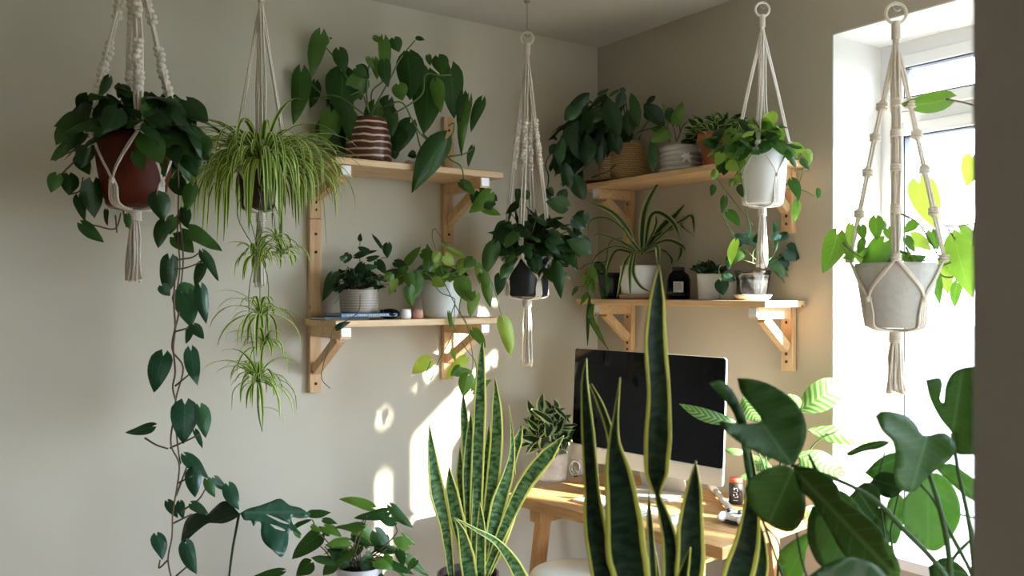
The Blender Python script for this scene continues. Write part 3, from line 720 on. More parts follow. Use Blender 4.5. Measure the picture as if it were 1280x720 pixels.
# ---- hanging pot 5: grey by the window
d5 = 1.9
b, r0, r1, h = upot(1120, 330, 409, 97, 74, d5)
rt = V((b.x, b.y, P(1123, 17, d5).z))
hanger(LB[5], rt, .0225, b, r0, r1, h, P(1123, 50, d5).z, P(1121, 490, d5).z, 'knots', phi=0.0, sd=.0029, tl=40, kz=.45)
t = thing('hanging_philodendron', 'backlit light green philodendron in a pale grey pot hanging by the window', 'potted plant', b, 'hanging potted plants')
s0 = pot(t, b, prof(r0, r1, h), M['greypot'])
F, S = G(), G(); z5 = frame(1020, 230, 2.668, d5-.02)
keyleaves(F, z5, [(70, 168, 22, 298, 80), (116, 136, 114, 208, 28), (150, 140, 160, 190, 34), (200, 115, 205, 188, 50), (345, -2, 402, 152, 98), (332, 128, 290, 162, 36), (318, 172, 385, 222, 52), (385, 160, 408, 222, 42), (465, 190, 524, 382, 96), (480, 160, 560, 260, 90), (400, 300, 414, 408, 36), (440, 285, 440, 370, 46), (472, 330, 462, 415, 38), (130, 235, 85, 250, 32), (420, 250, 480, 300, 40), (240, 150, 260, 195, 40), (440, -283, 278, -266, 74), (520, -90, 500, 10, 66), (230, 130, 190, 150, 34), (300, 180, 330, 230, 30), (300, 240, 340, 262, 30), (100, 205, 120, 260, 30), (155, 185, 140, 235, 30)], tilt=.3, up=.1)
F.build('foliage', M['l_bright'], t); F = G()
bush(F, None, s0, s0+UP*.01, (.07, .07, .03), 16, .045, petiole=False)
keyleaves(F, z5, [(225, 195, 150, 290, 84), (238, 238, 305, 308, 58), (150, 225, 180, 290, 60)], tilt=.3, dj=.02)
F.build('shaded_leaves', M['l_mid'], t)  # darker green stands in for shade on these leaves
stems(S, z5, [[(285, 100), (340, 130), (380, 190), (410, 240), (440, 243)], [(240, 200), (300, 232), (360, 255), (440, 240), (530, 200)], [(400, 285), (430, 310), (480, 300), (530, 240)], [(430, 140), (480, 138), (540, 130)], [(435, -283), (500, -270), (600, -240)], [(440, 150), (470, 190), (500, 205)], [(300, 210), (320, 250)], [(90, 195), (120, 225), (160, 250)], [(600, -240), (560, 0), (530, 130), (500, 240), (300, 300)]], r=.0022)
S.build('stems', M['bark'], t)
# ================================================================== LEFT WALL, HIGH SHELF
z6 = frame(340, 20, 3.13, 2.85)
c = onA(461, .14, ZA2); d = dep(c); s = d/FPX
t = thing('heartleaf_plant', 'large-leaved climbing plant in a brown pot with cream rings, high left shelf', 'potted plant', c)
pf = [(0, 0), (.028*s*1000, 0)] if False else [(0, 0), (.066, 0), (.074, .012), (.077, .03), (.074, .05), (.076, .068), (.072, .088), (.073, .105), (.067, .122), (.066, .138), (.061, .152), (.060, .156), (.054, .156), (.052, .125)]
s0 = pot(t, c, pf, M['beehive'])
F, S = G(), G()
K6 = [(190, 75, 155, 245, 62), (210, 78, 205, 122, 30), (262, 135, 288, 222, 56), (112, 222, 82, 425, 72), (168, 262, 150, 362, 42), (275, 222, 275, 400, 120), (270, 330, 280, 500, 95), (352, 245, 295, 345, 80), (335, 205, 380, 245, 50), (436, 98, 430, 265, 46), (478, 90, 498, 142, 50), (400, 84, 452, 106, 22), (530, 158, 540, 330, 104), (600, 238, 592, 462, 120), (650, 162, 668, 232, 62), (700, 208, 712, 402, 88), (748, 308, 725, 432, 36), (770, 335, 742, 556, 40), (820, 332, 778, 455, 42), (210, 420, 292, 548, 105), (540, 420, 472, 552, 72), (475, 500, 482, 562, 50), (675, 488, 548, 692, 98), (615, 550, 562, 657, 58), (740, 652, 797, 696, 38), (812, 688, 862, 760, 60), (785, 515, 768, 592, 24), (495, 270, 510, 332, 58), (400, 350, 350, 490, 70), (462, 365, 470, 472, 50), (455, 330, 400, 440, 60), (300, 470, 370, 490, 50), (610, 155, 620, 195, 24), (565, 85, 598, 95, 18), (520, 145, 560, 155, 24), (375, 165, 405, 215, 20), (400, 170, 412, 250, 34), (560, 540, 530, 548, 30), (330, 205, 372, 240, 44), (440, 180, 455, 280, 50), (232, 85, 228, 92, 10)]
keyleaves(F, z6, K6, tilt=.3, dj=.07, up=.15, mi=1.12)
keyleaves(F, z6, [(250, 300, 240, 440, 80), (300, 380, 310, 500, 70), (230, 380, 200, 520, 90), (330, 260, 350, 330, 60), (560, 200, 600, 330, 90), (400, 430, 360, 520, 60), (440, 460, 430, 540, 60), (510, 450, 470, 520, 70), (640, 260, 660, 380, 60), (300, 230, 260, 320, 70)], tilt=.35, dj=.06, up=.1)
z7 = frame(370, 230, 2.667, 2.85)
keyleaves(F, z7, [(645, 32, 575, 97, 54), (572, -2, 592, 36, 30), (622, 78, 684, 104, 32)], tilt=.3)
stems(S, z6, [[(380, 385), (370, 300), (378, 200), (405, 170)], [(385, 385), (470, 230), (500, 170), (560, 95)], [(400, 375), (500, 335), (545, 400), (580, 460), (640, 510)], [(360, 385), (270, 320), (190, 300), (125, 228)], [(300, 250), (245, 165), (212, 125)], [(185, 415), (240, 330), (300, 320)], [(590, 460), (690, 555), (740, 590), (752, 660)], [(470, 385), (540, 345), (590, 300), (600, 230), (660, 232), (700, 230)], [(565, 450), (580, 510), (600, 545)], [(690, 550), (750, 540), (785, 520)], [(395, 380), (390, 300), (430, 260)], [(380, 380), (350, 300), (310, 310)], [(690, 430), (712, 420), (700, 470), (640, 500)], [(160, 320), (230, 322), (260, 340)]], r=.003)
finish(t, F, S, 'l_mid', 'gstem')
M['l_high'] = M['l_mid']
# tiny cup with seedling beside
c = onA(515, .17, ZA2)
t = thing('seedling_pot', 'tiny pale cup with a green seedling, right of the brown ringed pot', 'potted plant', c)
s0 = pot(t, c, prof(.020, .027, .022, th=.003), M['creampot'])
F = G()
for i in range(9): leaf(F, s0+rvec()*.004, s0+V((rnd(-.025, .025), rnd(-.025, .025), rnd(.012, .03))), .014, UP, 'oval')
F.build('foliage', M['l_mid'], t)
# ================================================================== LEFT WALL, LOW SHELF
def book(name, label, c, L, W, T, ang, mat, n_marks=0):
    ax = V((math.cos(ang), math.sin(ang), 0)); ay = V((-math.sin(ang), math.cos(ang), 0))
    r = thing('book', label, 'book', c)
    g = G(); obox(g, c+Z*(T/2), ax, ay, Z, W/2-.003, L/2-.003, T/2-.0025); g.build('pages', M['page'], r, smooth=False)
    g = G()
    for z in (.0012, T-.0012): obox(g, c+Z*z, ax, ay, Z, W/2, L/2, .0012)
    obox(g, c+ax*(W/2-.001)+Z*(T/2), ax, ay, Z, .0014, L/2, T/2); g.build('cover', mat, r, smooth=False)
    g = G()
    for i in range(n_marks):
        y = -L/2+.02+i*.0062
        if i % 6 == 5: continue
        obox(g, c+ax*(W/2+.0005)+ay*y+Z*(T/2), ax, ay, Z, .0003, .0017, T*.26)
    if n_marks: g.build('spine_lettering', M['paperw'], r, smooth=False)
pA = onA(436, .235, ZA1)
book('book', 'dark grey book lying under the blue book, low left shelf', onA(424, .17, ZA1), .15, .12, .010, .03, M['bookgrey'])
book('book', 'thin blue book with pale lettered spine lying on the dark grey book', V((.185, onA(452, .19, 0).y, ZA1+.0102)), .19, .14, .010, -.02, M['bookblue'], 25)
c = onA(449, .15, ZA1+.0204)
t = thing('scindapsus_plant', 'small dark-leaved plant in a taupe ribbed pot on the books', 'potted plant', c)
n = 14; pf = [(0, 0), (.055, 0)]
for i in range(n+1):
    z = .003+.068*i/n; r = .060+.003*math.sin(math.pi*i/n); pf += [(r-.0012, z), (r+.001, z+.0024)]
pf += [(.061, .076), (.056, .076), (.055, .05)]
s0 = pot(t, c, pf, M['ribbed'])
F, S = G(), G()
bush(F, S, s0, s0+UP*.035, (.085, .095, .06), 95, .036, down=.5, inner=.3, wr=.72, sr=.0012)
keyleaves(F, z7, [(213, 188, 215, 164, 16), (285, 210, 250, 163, 14), (240, 225, 205, 210, 26), (306, 200, 305, 248, 32), (118, 305, 88, 392, 40), (132, 315, 134, 362, 24), (175, 235, 160, 265, 30), (200, 240, 270, 222, 24), (270, 260, 300, 300, 34), (320, 290, 340, 340, 34), (330, 260, 370, 270, 34), (345, 300, 300, 290, 34), (225, 280, 245, 330, 36), (180, 290, 190, 345, 34), (150, 250, 175, 240, 20), (265, 330, 270, 370, 20), (240, 250, 280, 240, 24), (135, 480, 182, 460, 22), (320, 340, 335, 360, 20)], tilt=.4)
stems(S, z7, [[(215, 300), (212, 230), (214, 185)], [(230, 300), (280, 250), (305, 245)], [(140, 310), (150, 360), (130, 400)], [(180, 300), (120, 300)]], r=.0016)
zq = frame(370, 230, 2.667, 2.56)
S.build('stems', M['bark'], t); S = G(); stems(S, zq, [[(215, 370), (205, 430), (130, 480), (112, 540), (92, 600), (86, 650), (114, 682)]], r=.0016)
keyleaves(F, zq, [(135, 482, 182, 460, 22)], dj=.01)
finish(t, F, S, 'l_deep', 'bark', sname='trailing_stem')
# small things
c = onA(487, .235, ZA1)
t = thing('pebble_bowl', 'small glossy black stone bowl on its side, beside the blue book', 'bowl', c)
g = G(); ax = V((0, 1, 0)); blob(g, c+Z*.0175, .024, .036, .0175, 18, 12); g.build('body', M['screen'], t)
g = G(); torus(g, c+Z*.019-Y*.028, .012, .002, X, Z, 20, 6); g.build('rim', M['black'], t)
def cup(c, r, h, mat, label):
    t = thing('tiny_pot', label, 'ornament', c)
    g = G(); lathe(g, c, [(0, 0), (r*.8, 0), (r*.97, h*.2), (r, h*.55), (r*.9, h*.92), (r*.8, h), (r*.6, h), (r*.55, h*.7), (0, h*.65)], 24); g.build('body', mat, t)
    g = G(); torus(g, c+Z*h*.94, r*.86, r*.07, X, Y, 20, 6); g.build('rim', mat, t)
cup(onA(506.5, .235, ZA1), .0205, .033, M['whitepot'], 'tiny white ceramic pot between black bowl and pink pot')
cup(onA(522, .235, ZA1), .0185, .030, M['pink'], 'tiny dusty pink clay pot right of the tiny white one')
c = onA(551, .15, ZA1)
t = thing('golden_pothos', 'light green pothos in white pot trailing over right end of low left shelf', 'potted plant', c, 'pothos')
s0 = pot(t, c, prof(.058, .070, .125, belly=.002, th=.006), M['whitepot'])
F, S = G(), G()
KB = [(440, 280, 437, 198, 42), (370, 262, 418, 208, 34), (480, 232, 455, 262, 40), (440, 270, 515, 302, 40), (548, 318, 578, 396, 62), (600, 368, 580, 446, 40), (635, 320, 648, 412, 40), (605, 268, 612, 335, 30), (565, 260, 540, 305, 50), (552, 238, 478, 196, 20), (445, 588, 386, 634, 54), (562, 583, 498, 654, 40), (530, 628, 592, 628, 36), (575, 640, 558, 712, 54), (592, 690, 652, 652, 42), (590, 490, 632, 548, 36), (690, 456, 716, 580, 52), (520, 552, 530, 592, 18), (375, 300, 392, 350, 44), (380, 345, 388, 412, 42), (400, 290, 420, 310, 30), (420, 230, 470, 240, 40), (500, 240, 530, 270, 46), (590, 250, 560, 280, 44), (470, 290, 520, 280, 44), (350, 310, 320, 340, 36), (360, 270, 340, 320, 36), (320, 300, 290, 320, 30), (510, 430, 520, 492, 16), (590, 380, 560, 350, 30), (545, 610, 515, 640, 30), (580, 650, 600, 690, 36)]
keyleaves(F, z7, KB, tilt=.35, up=.2)
bush(F, S, s0, s0+UP*.02, (.10, .11, .06), 46, .045, down=.6, inner=.3)
keyleaves(F, z7, [(400, 300, 395, 380, 44), (415, 320, 385, 400, 40), (460, 320, 500, 340, 40), (620, 300, 640, 350, 40), (330, 320, 310, 370, 30)], tilt=.35)
stems(S, z7, [[(490, 300), (455, 180), (465, 150), (500, 200), (560, 250)], [(440, 300), (480, 360), (530, 385), (518, 450), (560, 540), (600, 600), (590, 690)], [(500, 290), (560, 330), (545, 420), (590, 500)], [(480, 300), (540, 420), (570, 470), (590, 590), (575, 650)], [(450, 590), (436, 630), (450, 652), (480, 580), (520, 500), (530, 400)], [(520, 300), (600, 260), (640, 320)], [(560, 260), (640, 300), (690, 455)], [(440, 300), (400, 290), (340, 310)]], r=.0018)
finish(t, F, S, 'l_bright', 'gstem')
# ================================================================== BACK WALL, HIGH SHELF
zb = frame(680, 90, 4.236, 3.12)
c = onB(785, .10, ZB2)
t = thing('peace_lily', 'dense dark green leafy plant in a wicker basket, corner end of high back shelf', 'potted plant', c)
pf = [(0, 0), (.066, 0), (.072, .01), (.073, .05), (.068, .10), (.060, .138), (.062, .143), (.055, .143), (.053, .115)]
s0 = pot(t, c, pf, M['wicker'])
F, S = G(), G()
b0 = P(745, 158, 3.25)
bush(F, S, s0, b0, (.17, .12, .09), 150, .095, kind='oval', wr=.36, down=1.1, inner=.2, sr=.002)
bush(F, S, s0, P(712, 195, 3.25), (.07, .08, .10), 40, .09, kind='oval', wr=.4, down=1.2, inner=.2, sr=.002)
keyleaves(F, zb, [(240, 110, 120, 220, 70), (330, 140, 400, 330, 100), (420, 100, 390, 190, 60), (460, 110, 500, 300, 60), (530, 170, 640, 290, 90), (590, 125, 540, 175, 30), (300, 180, 230, 330, 90), (200, 160, 110, 260, 80), (180, 260, 110, 400, 80), (150, 320, 200, 470, 80), (230, 330, 220, 500, 90), (290, 320, 290, 500, 80), (100, 350, 80, 500, 60), (70, 360, 40, 340, 16), (60, 380, 30, 440, 40), (160, 540, 215, 680, 90), (110, 480, 140, 620, 70), (350, 300, 400, 440, 80), (570, 360, 575, 530, 56), (40, 650, 10, 660, 40), (400, 90, 435, 100, 30), (345, 130, 400, 95, 24), (280, 120, 345, 90, 24), (120, 620, 70, 700, 60), (450, 200, 450, 340, 80), (560, 180, 560, 260, 70)], kind='oval', tilt=.35, dj=.08)
keyleaves(F, z8, [(165, 370, 175, 385, 16), (110, 395, 80, 420, 20)])
stems(S, zb, [[(500, 360), (530, 290), (570, 240)], [(470, 360), (450, 250), (430, 150)], [(60, 400), (10, 480), (25, 560), (10, 650)], [(480, 360), (500, 320), (560, 300)], [(250, 560), (330, 530), (380, 490)]], r=.0026)
finish(t, F, S, 'l_deep', 'dstem')
c = onB(759, .16, ZB2+.008)
t = thing('woven_vase', 'narrow cream woven pot half hidden left of the wicker basket', 'pot', c)
g = G(); lathe(g, c, [(0, 0), (.026, 0), (.030, .01), (.031, .05), (.026, .10), (.021, .128), (.023, .133), (.019, .133), (.017, .10), (0, .09)], 30); g.build('body', M['wicker'], t)
g = G(); torus(g, c+Z*.132, .0215, .0022, X, Y, 24, 6); g.build('rim', M['creampot'], t)
c = onB(741, .10, ZB2)
t = thing('plant_tray', 'shallow red-brown tray under the drooping leaves at left end of the high back shelf', 'tray', c)
g = G(); lathe(g, c, [(0, 0), (.052, 0), (.058, .006), (.060, .022), (.057, .022), (.054, .008), (0, .006)], 36); g.build('dish', M['terra'], t)
g = G(); torus(g, c+Z*.021, .0585, .002, X, Y, 30, 6); g.build('rim', M['terra'], t)
c = onB(851, .105, ZB2); 
t = thing('young_philodendron', 'young philodendron with three upright leaves in a pale grey coil-ridged pot, high back shelf', 'potted plant', c)
pf = [(0, 0), (.062, 0)]
for i in range(5):
    z = .004+i*.018; pf += [(.064, z), (.0735, z+.004), (.076, z+.009), (.0735, z+.014), (.064, z+.0178)]
pf += [(.064, .096), (.058, .097), (.056, .075)]
s0 = pot(t, c, pf, M['greypot'])
g = G(); ac = math.atan2((CAM-c).y, (CAM-c).x)+.25; e_ = V((math.cos(ac), math.sin(ac), 0)); sd_ = V((-e_.y, e_.x, 0)); pc = c+e_*.078+Z*.045
for q, aa in enumerate((-1.1, -.4, .4, 1.1, 2.4, -2.4)): leaf(g, pc, pc+(Z*math.cos(aa)+sd_*math.sin(aa))*.022, .010, e_, 'oval', bend=.02, fold=.05, rows=6)
g.build('relief_flower', M['whitepot'], t, solid=.002)
F, S = G(), G(); zb2 = frame(680, 90, 4.236, dep(c)-.02)
keyleaves(F, zb2, [(665, 195, 650, 260, 44), (690, 255, 660, 200, 76), (700, 270, 735, 155, 66), (640, 200, 625, 160, 20), (650, 310, 560, 370, 80), (620, 300, 560, 300, 40), (735, 375, 815, 370, 34), (800, 385, 760, 430, 30), (830, 400, 850, 440, 20)], tilt=.3, dj=.03)
stems(S, zb2, [[(665, 372), (658, 310), (650, 262)], [(700, 368), (690, 310), (672, 262)], [(712, 345), (740, 280), (790, 250)], [(700, 370), (720, 320), (715, 270)]], r=.0022)
finish(t, F, S, 'l_mid', 'bark')
c = onB(893, .10, ZB2)
t = thing('hoya_plant', 'bushy variegated small-leaved plant in a terracotta pot on the high back shelf', 'potted plant', c)
s0 = pot(t, c, prof(.034, .052, .118, rim=.005, rimh=.03), M['terra'])
F, S = G(), G()
bush(F, S, s0, s0+UP*.035, (.12, .085, .055), 130, .036, down=.2, inner=.35, wr=.75)
F.build('foliage', M['l_edge'], t); S.build('stems', M['gstem'], t)
# ================================================================== BACK WALL, LOW SHELF
zc = frame(720, 220, 4.0, 3.0)
c = onB(798, .11, ZB1)
t = thing('saucer', 'tan clay saucer under the white pot on the lower back shelf', 'saucer', c)
g = G(); lathe(g, c, [(0, 0), (.062, 0), (.070, .004), (.074, .018), (.071, .018), (.066, .006), (0, .005)], 40); g.build('dish', M['saucertan'], t)
g = G(); torus(g, c+Z*.0178, .0725, .0016, X, Y, 36, 6); g.build('rim', M['saucertan'], t)
c2_ = c+Z*.0065
t = thing('potted_dracaena', 'arching striped strap-leaved plant in a plain white pot on a tan saucer', 'potted plant', c2_)
s0 = pot(t, c2_, prof(.058, .068, .118, belly=.004), M['whitepot'])
F = G(); dcc = dep(c)
zc = frame(720, 220, 4.0, dcc-.03)
def rib(F, f, pth, w, dds=None, nr=None):
    dds = dds or [rnd(-.05, .05) for _ in pth]
    pts = [f(p[0], p[1], dds[i] if i else 0) for i, p in enumerate(pth)]
    ww = (f(100+w, 100)-f(100, 100)).length
    ribbon(F, pts, [ww*q for q in (.45, .8, 1, .95, .7, .12)], nr or tocam(pts[1], .4, .4), fold=.3, cols=(-1, -.5, 0, .5, 1))
for pth, w in (([(330, 395), (330, 280), (350, 150), (430, 0)], 38), ([(340, 380), (430, 250), (510, 190), (582, 145)], 42), ([(300, 370), (260, 270), (180, 180), (50, 122)], 30), ([(300, 375), (240, 270), (150, 210), (70, 225), (62, 310)], 14), ([(345, 360), (370, 210), (420, 185), (490, 240), (522, 320)], 38), ([(360, 360), (450, 322), (530, 350), (600, 425)], 30), ([(310, 385), (200, 350), (100, 400), (50, 520)], 16), ([(340, 385), (400, 350), (410, 400), (408, 445)], 20), ([(270, 390), (240, 450), (205, 605)], 14), ([(285, 380), (268, 470), (272, 612)], 18), ([(300, 380), (285, 480), (320, 550), (370, 580)], 18), ([(350, 370), (470, 260), (570, 205), (650, 205)], 20), ([(320, 380), (260, 300), (230, 240)], 26), ([(320, 390), (230, 330), (120, 290), (90, 300)], 12), ([(350, 385), (430, 370), (480, 420), (460, 470)], 18), ([(320, 380), (400, 300), (500, 260)], 22), ([(330, 390), (395, 260), (400, 190)], 18), ([(300, 390), (210, 370), (170, 420), (150, 500)], 22), ([(520, 330), (525, 380), (505, 440)], 22), ([(575, 205), (600, 250), (628, 305)], 40), ([(640, 200), (690, 220), (722, 290)], 34)):
    low = pth[-1][1] > 440 and 180 < pth[-1][0] < 420
    rib(F, zc, pth, w*(1.25 if low else 1), [0]+[-.085]*(len(pth)-1) if low else None)
bush(F, None, s0, s0+UP*.0, (.09, .07, .03), 14, .10, kind='lance', wr=.12, down=.3, petiole=False)
F.build('foliage', M['l_spiderdark'], t)
# dark pot with trailing plant left of it
c = onB(763, .12, ZB1)
t = thing('trailing_plant', 'dark trailing plant in a black nursery pot, left end of the lower back shelf', 'potted plant', c)
s0 = pot(t, c, prof(.036, .050, .10, rim=.003, rimh=.014), M['blackpot'])
F, S = G(), G(); zd = frame(720, 220, 4.0, dep(c)-.07)
keyleaves(F, zd, [(45, 500, 90, 600, 56), (20, 320, 60, 400, 70), (70, 460, 110, 540, 40), (110, 470, 90, 520, 30), (10, 280, 30, 320, 40), (130, 560, 140, 620, 24), (60, 590, 20, 650, 30), (100, 440, 150, 470, 40), (5, 560, -20, 600, 24)], tilt=.35)
rib(F, zd, [(85, 640), (75, 700), (100, 760), (150, 850)], 34); rib(F, zd, [(70, 600), (62, 700), (58, 850)], 22)
rib(F, zd, [(130, 440), (160, 540), (130, 640), (95, 700)], 26)
keyleaves(F, zd, [(165, 880, 195, 920, 26), (200, 890, 185, 925, 18)])
stems(S, zd, [[(150, 430), (60, 440), (10, 460), (0, 330)], [(150, 440), (60, 550), (75, 640)], [(75, 640), (70, 720), (110, 800), (150, 850), (175, 890)], [(0, 555), (40, 550), (60, 500)], [(150, 430), (170, 330), (230, 310)]], r=.0018)
finish(t, F, S, 'l_mid', 'dstem')
# black jar
c = onB(848, .10, ZB1); dj_ = dep(c); k = dj_/FPX
t = thing('black_jar', 'rounded black glass jar with a pale square label on the lower back shelf', 'jar', c)
g = G(); lathe(g, c, [(0, .001), (.036, 0), (.041, .004), (.042, .03), (.042, .07), (.036, .088), (.024, .097), (.022, .103), (0, .103)], 40); g.build('body', M['screen'], t)
g = G(); lathe(g, c+Z*.1025, [(0, 0), (.021, 0), (.022, .003), (.022, .011), (.020, .013), (0, .013)], 32); g.build('lid', M['black'], t)
g = G(); a0 = math.atan2((CAM-c).y, (CAM-c).x); vs = []; fs = []
for i in range(9):
    a = a0-.42+.84*i/8
    for z in (.026, .064): vs.append(c+V((.0427*math.cos(a), .0427*math.sin(a), z)))
for i in range(8): fs.append((i*2, i*2+2, i*2+3, i*2+1))
g.add(vs, fs); g.build('label', M['paperw'], t)
g = G()
for z, w_ in ((.056, .2), (.050, .3), (.044, .26), (.038, .3)):
    for i in range(6):
        a = a0-w_+2*w_*i/6; e_ = V((math.cos(a), math.sin(a), 0)); obox(g, c+e_*.0430+Z*z, e_, V((-e_.y, e_.x, 0)), Z, .0003, .0016, .0008)
g.build('label_lettering', M['black'], t)
g = G(); lathe(g, c, [(.0424, .012), (.0427, .012), (.0427, .020), (.0424, .020)], 40); g.build('pale_band', M['black'], t)
# fluted white pot
c = onB(886, .095, ZB1)
t = thing('dark_leaved_plant', 'low dark-leaved plant in a white fluted pot on the lower back shelf', 'potted plant', c)
s0 = pot(t, c, prof(.035, .041, .088, th=.005), M['whitepot'], fl=26, fa=.022)
F, S = G(), G()
bush(F, S, s0, s0+UP*.025, (.06, .05, .035), 70, .034, down=.2, inner=.3, wr=.6, kind='oval')
finish(t, F, S, 'l_deep', 'dstem')
c = onB(909, .05, ZB1)
t = thing('white_pot', 'empty plain white pot behind the fluted pot', 'pot', c)
g = G(); lathe(g, c, prof(.026, .030, .075, th=.004)+[(0, .04)], 32); g.build('body', M['whitepot'], t)
g = G(); torus(g, c+Z*.0755, .028, .0018, X, Y, 28, 6); g.build('rim', M['whitepot'], t)
# clear black pot and saucer
c = onB(941, .105, ZB1)
t = thing('saucer', 'white saucer under the smoky clear pot, right end of the lower back shelf', 'saucer', c)
g = G(); lathe(g, c, [(0, 0), (.046, 0), (.055, .007), (.061, .017), (.058, .018), (.052, .008), (0, .006)], 40); g.build('dish', M['whitepot'], t)
g = G(); torus(g, c+Z*.0172, .0595, .0015, X, Y, 36, 6); g.build('rim', M['whitepot'], t)
c = c+Z*.0075
t = thing('young_pothos', 'young pothos cutting in a smoky clear plastic pot on a white saucer', 'potted plant', c)
pf = prof(.045, .056, .088, rim=.002, rimh=.01, th=.003)
s0 = pot(t, c, pf, M['jarglass'])
g = G(); lathe(g, c, [(0, .004), (.041, .004), (.050, .074), (0, .074)], 32); g.build('root_ball', plain('bark_mix', (.16, .15, .14), .9, var=.7, nscale=120), t)
F, S = G(), G(); ze = frame(840, 180, 3.275, dep(c)-.02)
keyleaves(F, ze, [(475, 430, 540, 470, 80), (440, 370, 400, 390, 36), (395, 475, 478, 545, 44), (400, 490, 465, 575, 20), (440, 465, 490, 520, 66), (420, 330, 425, 440, 24), (280, 405, 240, 420, 30), (470, 370, 420, 400, 40), (380, 380, 330, 400, 60), (300, 370, 340, 420, 60), (260, 390, 320, 390, 50), (440, 480, 490, 490, 50), (240, 460, 230, 520, 34), (215, 545, 262, 560, 40), (200, 560, 210, 620, 62)], tilt=.35)
stems(S, ze, [[(330, 490), (340, 430), (430, 420)], [(380, 490), (420, 440), (415, 330)], [(340, 490), (260, 470), (195, 500), (200, 560)], [(360, 490), (300, 430), (230, 335)], [(400, 490), (430, 470), (475, 440)]], r=.0018)
finish(t, F, S, 'l_blue', 'gstem')
# ================================================================== DESK
DZ = H-.68
fl = PW(632, 617, 2, DZ); fr = PW(903, 685, 2, DZ)
ex = (fr-fl).normalized(); ey = V((-ex.y, ex.x, 0))            # ex along the front edge, ey towards the back wall
DL = (fr-fl).length; DW = .555
t = thing('desk', 'light wooden desk with trestle legs in the corner', 'desk', V(((fl+ex*DL/2+ey*DW/2).x, (fl+ex*DL/2+ey*DW/2).y, 0)))
g = G()
for i in range(4):
    w = DW/4; obox(g, fl+ex*DL/2+ey*(w*(i+.5))-Z*.0165, ex, ey, Z, DL/2, w/2-.0004, .0165)
g.build('desk_top', M['desk'], t, smooth=False, bevel=.002)
for k, off in ((0, .11), (1, DL-.13)):
    base = fl+ex*off
    for yy, lean in ((.07, -.075), (DW-.09, .075)):
        g = G(); a = base+ey*yy-Z*.07; bb = base+ey*(yy+lean); bb.z = 0.0
        for sx in (-1, 1): pass
        beam(g, a, bb+ex*(-.03 if k == 0 else .03), .05, .03, ex); g.build('leg', M['deskleg'], t, smooth=False, bevel=.003)
    g = G(); obox(g, base+ey*(DW/2)-Z*.058, ex, ey, Z, .025, DW/2-.03, .025); g.build('trestle_beam', M['deskleg'], t, smooth=False, bevel=.003)
    g = G(); a = base+ey*.03; bb = base+ey*(DW-.04); a.z = bb.z = .28; beam(g, a, bb, .045, .022, Z); g.build('stretcher', M['deskleg'], t, smooth=False, bevel=.003)
# computer
def cf(x, d, z): q = CAM+RIGHT*x+FWD*d; q.z = z; return q
Lp = cf((717-640)/FPX*3.13, 3.13, 0); Rp = cf((905.5-640)/FPX*2.66, 2.66, 0)
mx = (Rp-Lp).normalized(); my = V((-mx.y, mx.x, 0)); ML = (Rp-Lp).length; mc = (Lp+Rp)/2
zb0, zb1 = H-.600, H-.203; CH = .056
tl_ = .05
t = thing('desktop_computer', 'large all-in-one computer with black screen and silver chin on the desk', 'computer', V((mc.x, mc.y, DZ)))
mz = (Z+my*tl_).normalized(); nn = mx.cross(mz).normalized()*-1
# rounded slab in the panel plane
def rslab(g, cc, ax, az, n, hx, hz, th, r, seg=6, corners=(1, 1, 1, 1)):
    pts = []
    for (sx, sz, a0) in ((1, 1, 0), (-1, 1, 90), (-1, -1, 180), (1, -1, 270)):
        for i in range(seg+1):
            a = math.radians(a0+90*i/seg); pts.append((sx*(hx-r)+r*math.cos(a), sz*(hz-r)+r*math.sin(a)))
    N = len(pts); vs = [cc+ax*p[0]+az*p[1] for p in pts]+[cc+ax*p[0]+az*p[1]+n*th for p in pts]
    g.add(vs, [tuple(range(N)), tuple(range(N, 2*N))[::-1]]+[(i, i+N, (i+1) % N+N, (i+1) % N) for i in range(N)])
fr0 = V((mc.x, mc.y, (zb0+zb1)/2)); HH = (zb1-zb0)/2
g = G(); rslab(g, fr0+my*.0008, mx, mz, my, ML/2, HH, .007, .012); g.build('casing', M['alu'], t, smooth=False)
g = G(); blob(g, fr0+my*.030, ML*.40, .022, HH*.8, 24, 12, (mx, my, mz)); g.build('rear_shell', M['alu'], t)
g = G(); rslab(g, fr0+mz*(CH/2), mx, mz, -my, ML/2-.0012, HH-CH/2-.0008, .0018, .009); g.build('screen', M['screen'], t, smooth=False)
g = G(); rslab(g, fr0-mz*(HH-CH/2)-my*.0002, mx, mz, -my, ML/2-.0006, CH/2-.001, .0014, .006); g.build('chin', M['alu'], t, smooth=False)
g = G(); bs = V((mc.x, mc.y, DZ)); sh = .095
f0_ = bs+my*.07+mx*.01
obox(g, f0_-my*.045+Z*.003, mx, my, Z, sh, .085, .003)
beam(g, f0_+my*.035+Z*.003, fr0+my*.045-Z*.05, 2*sh, .006, my.cross(Z).cross(Z)*-1)
g.build('stand', M['alu'], t, smooth=False, bevel=.002)
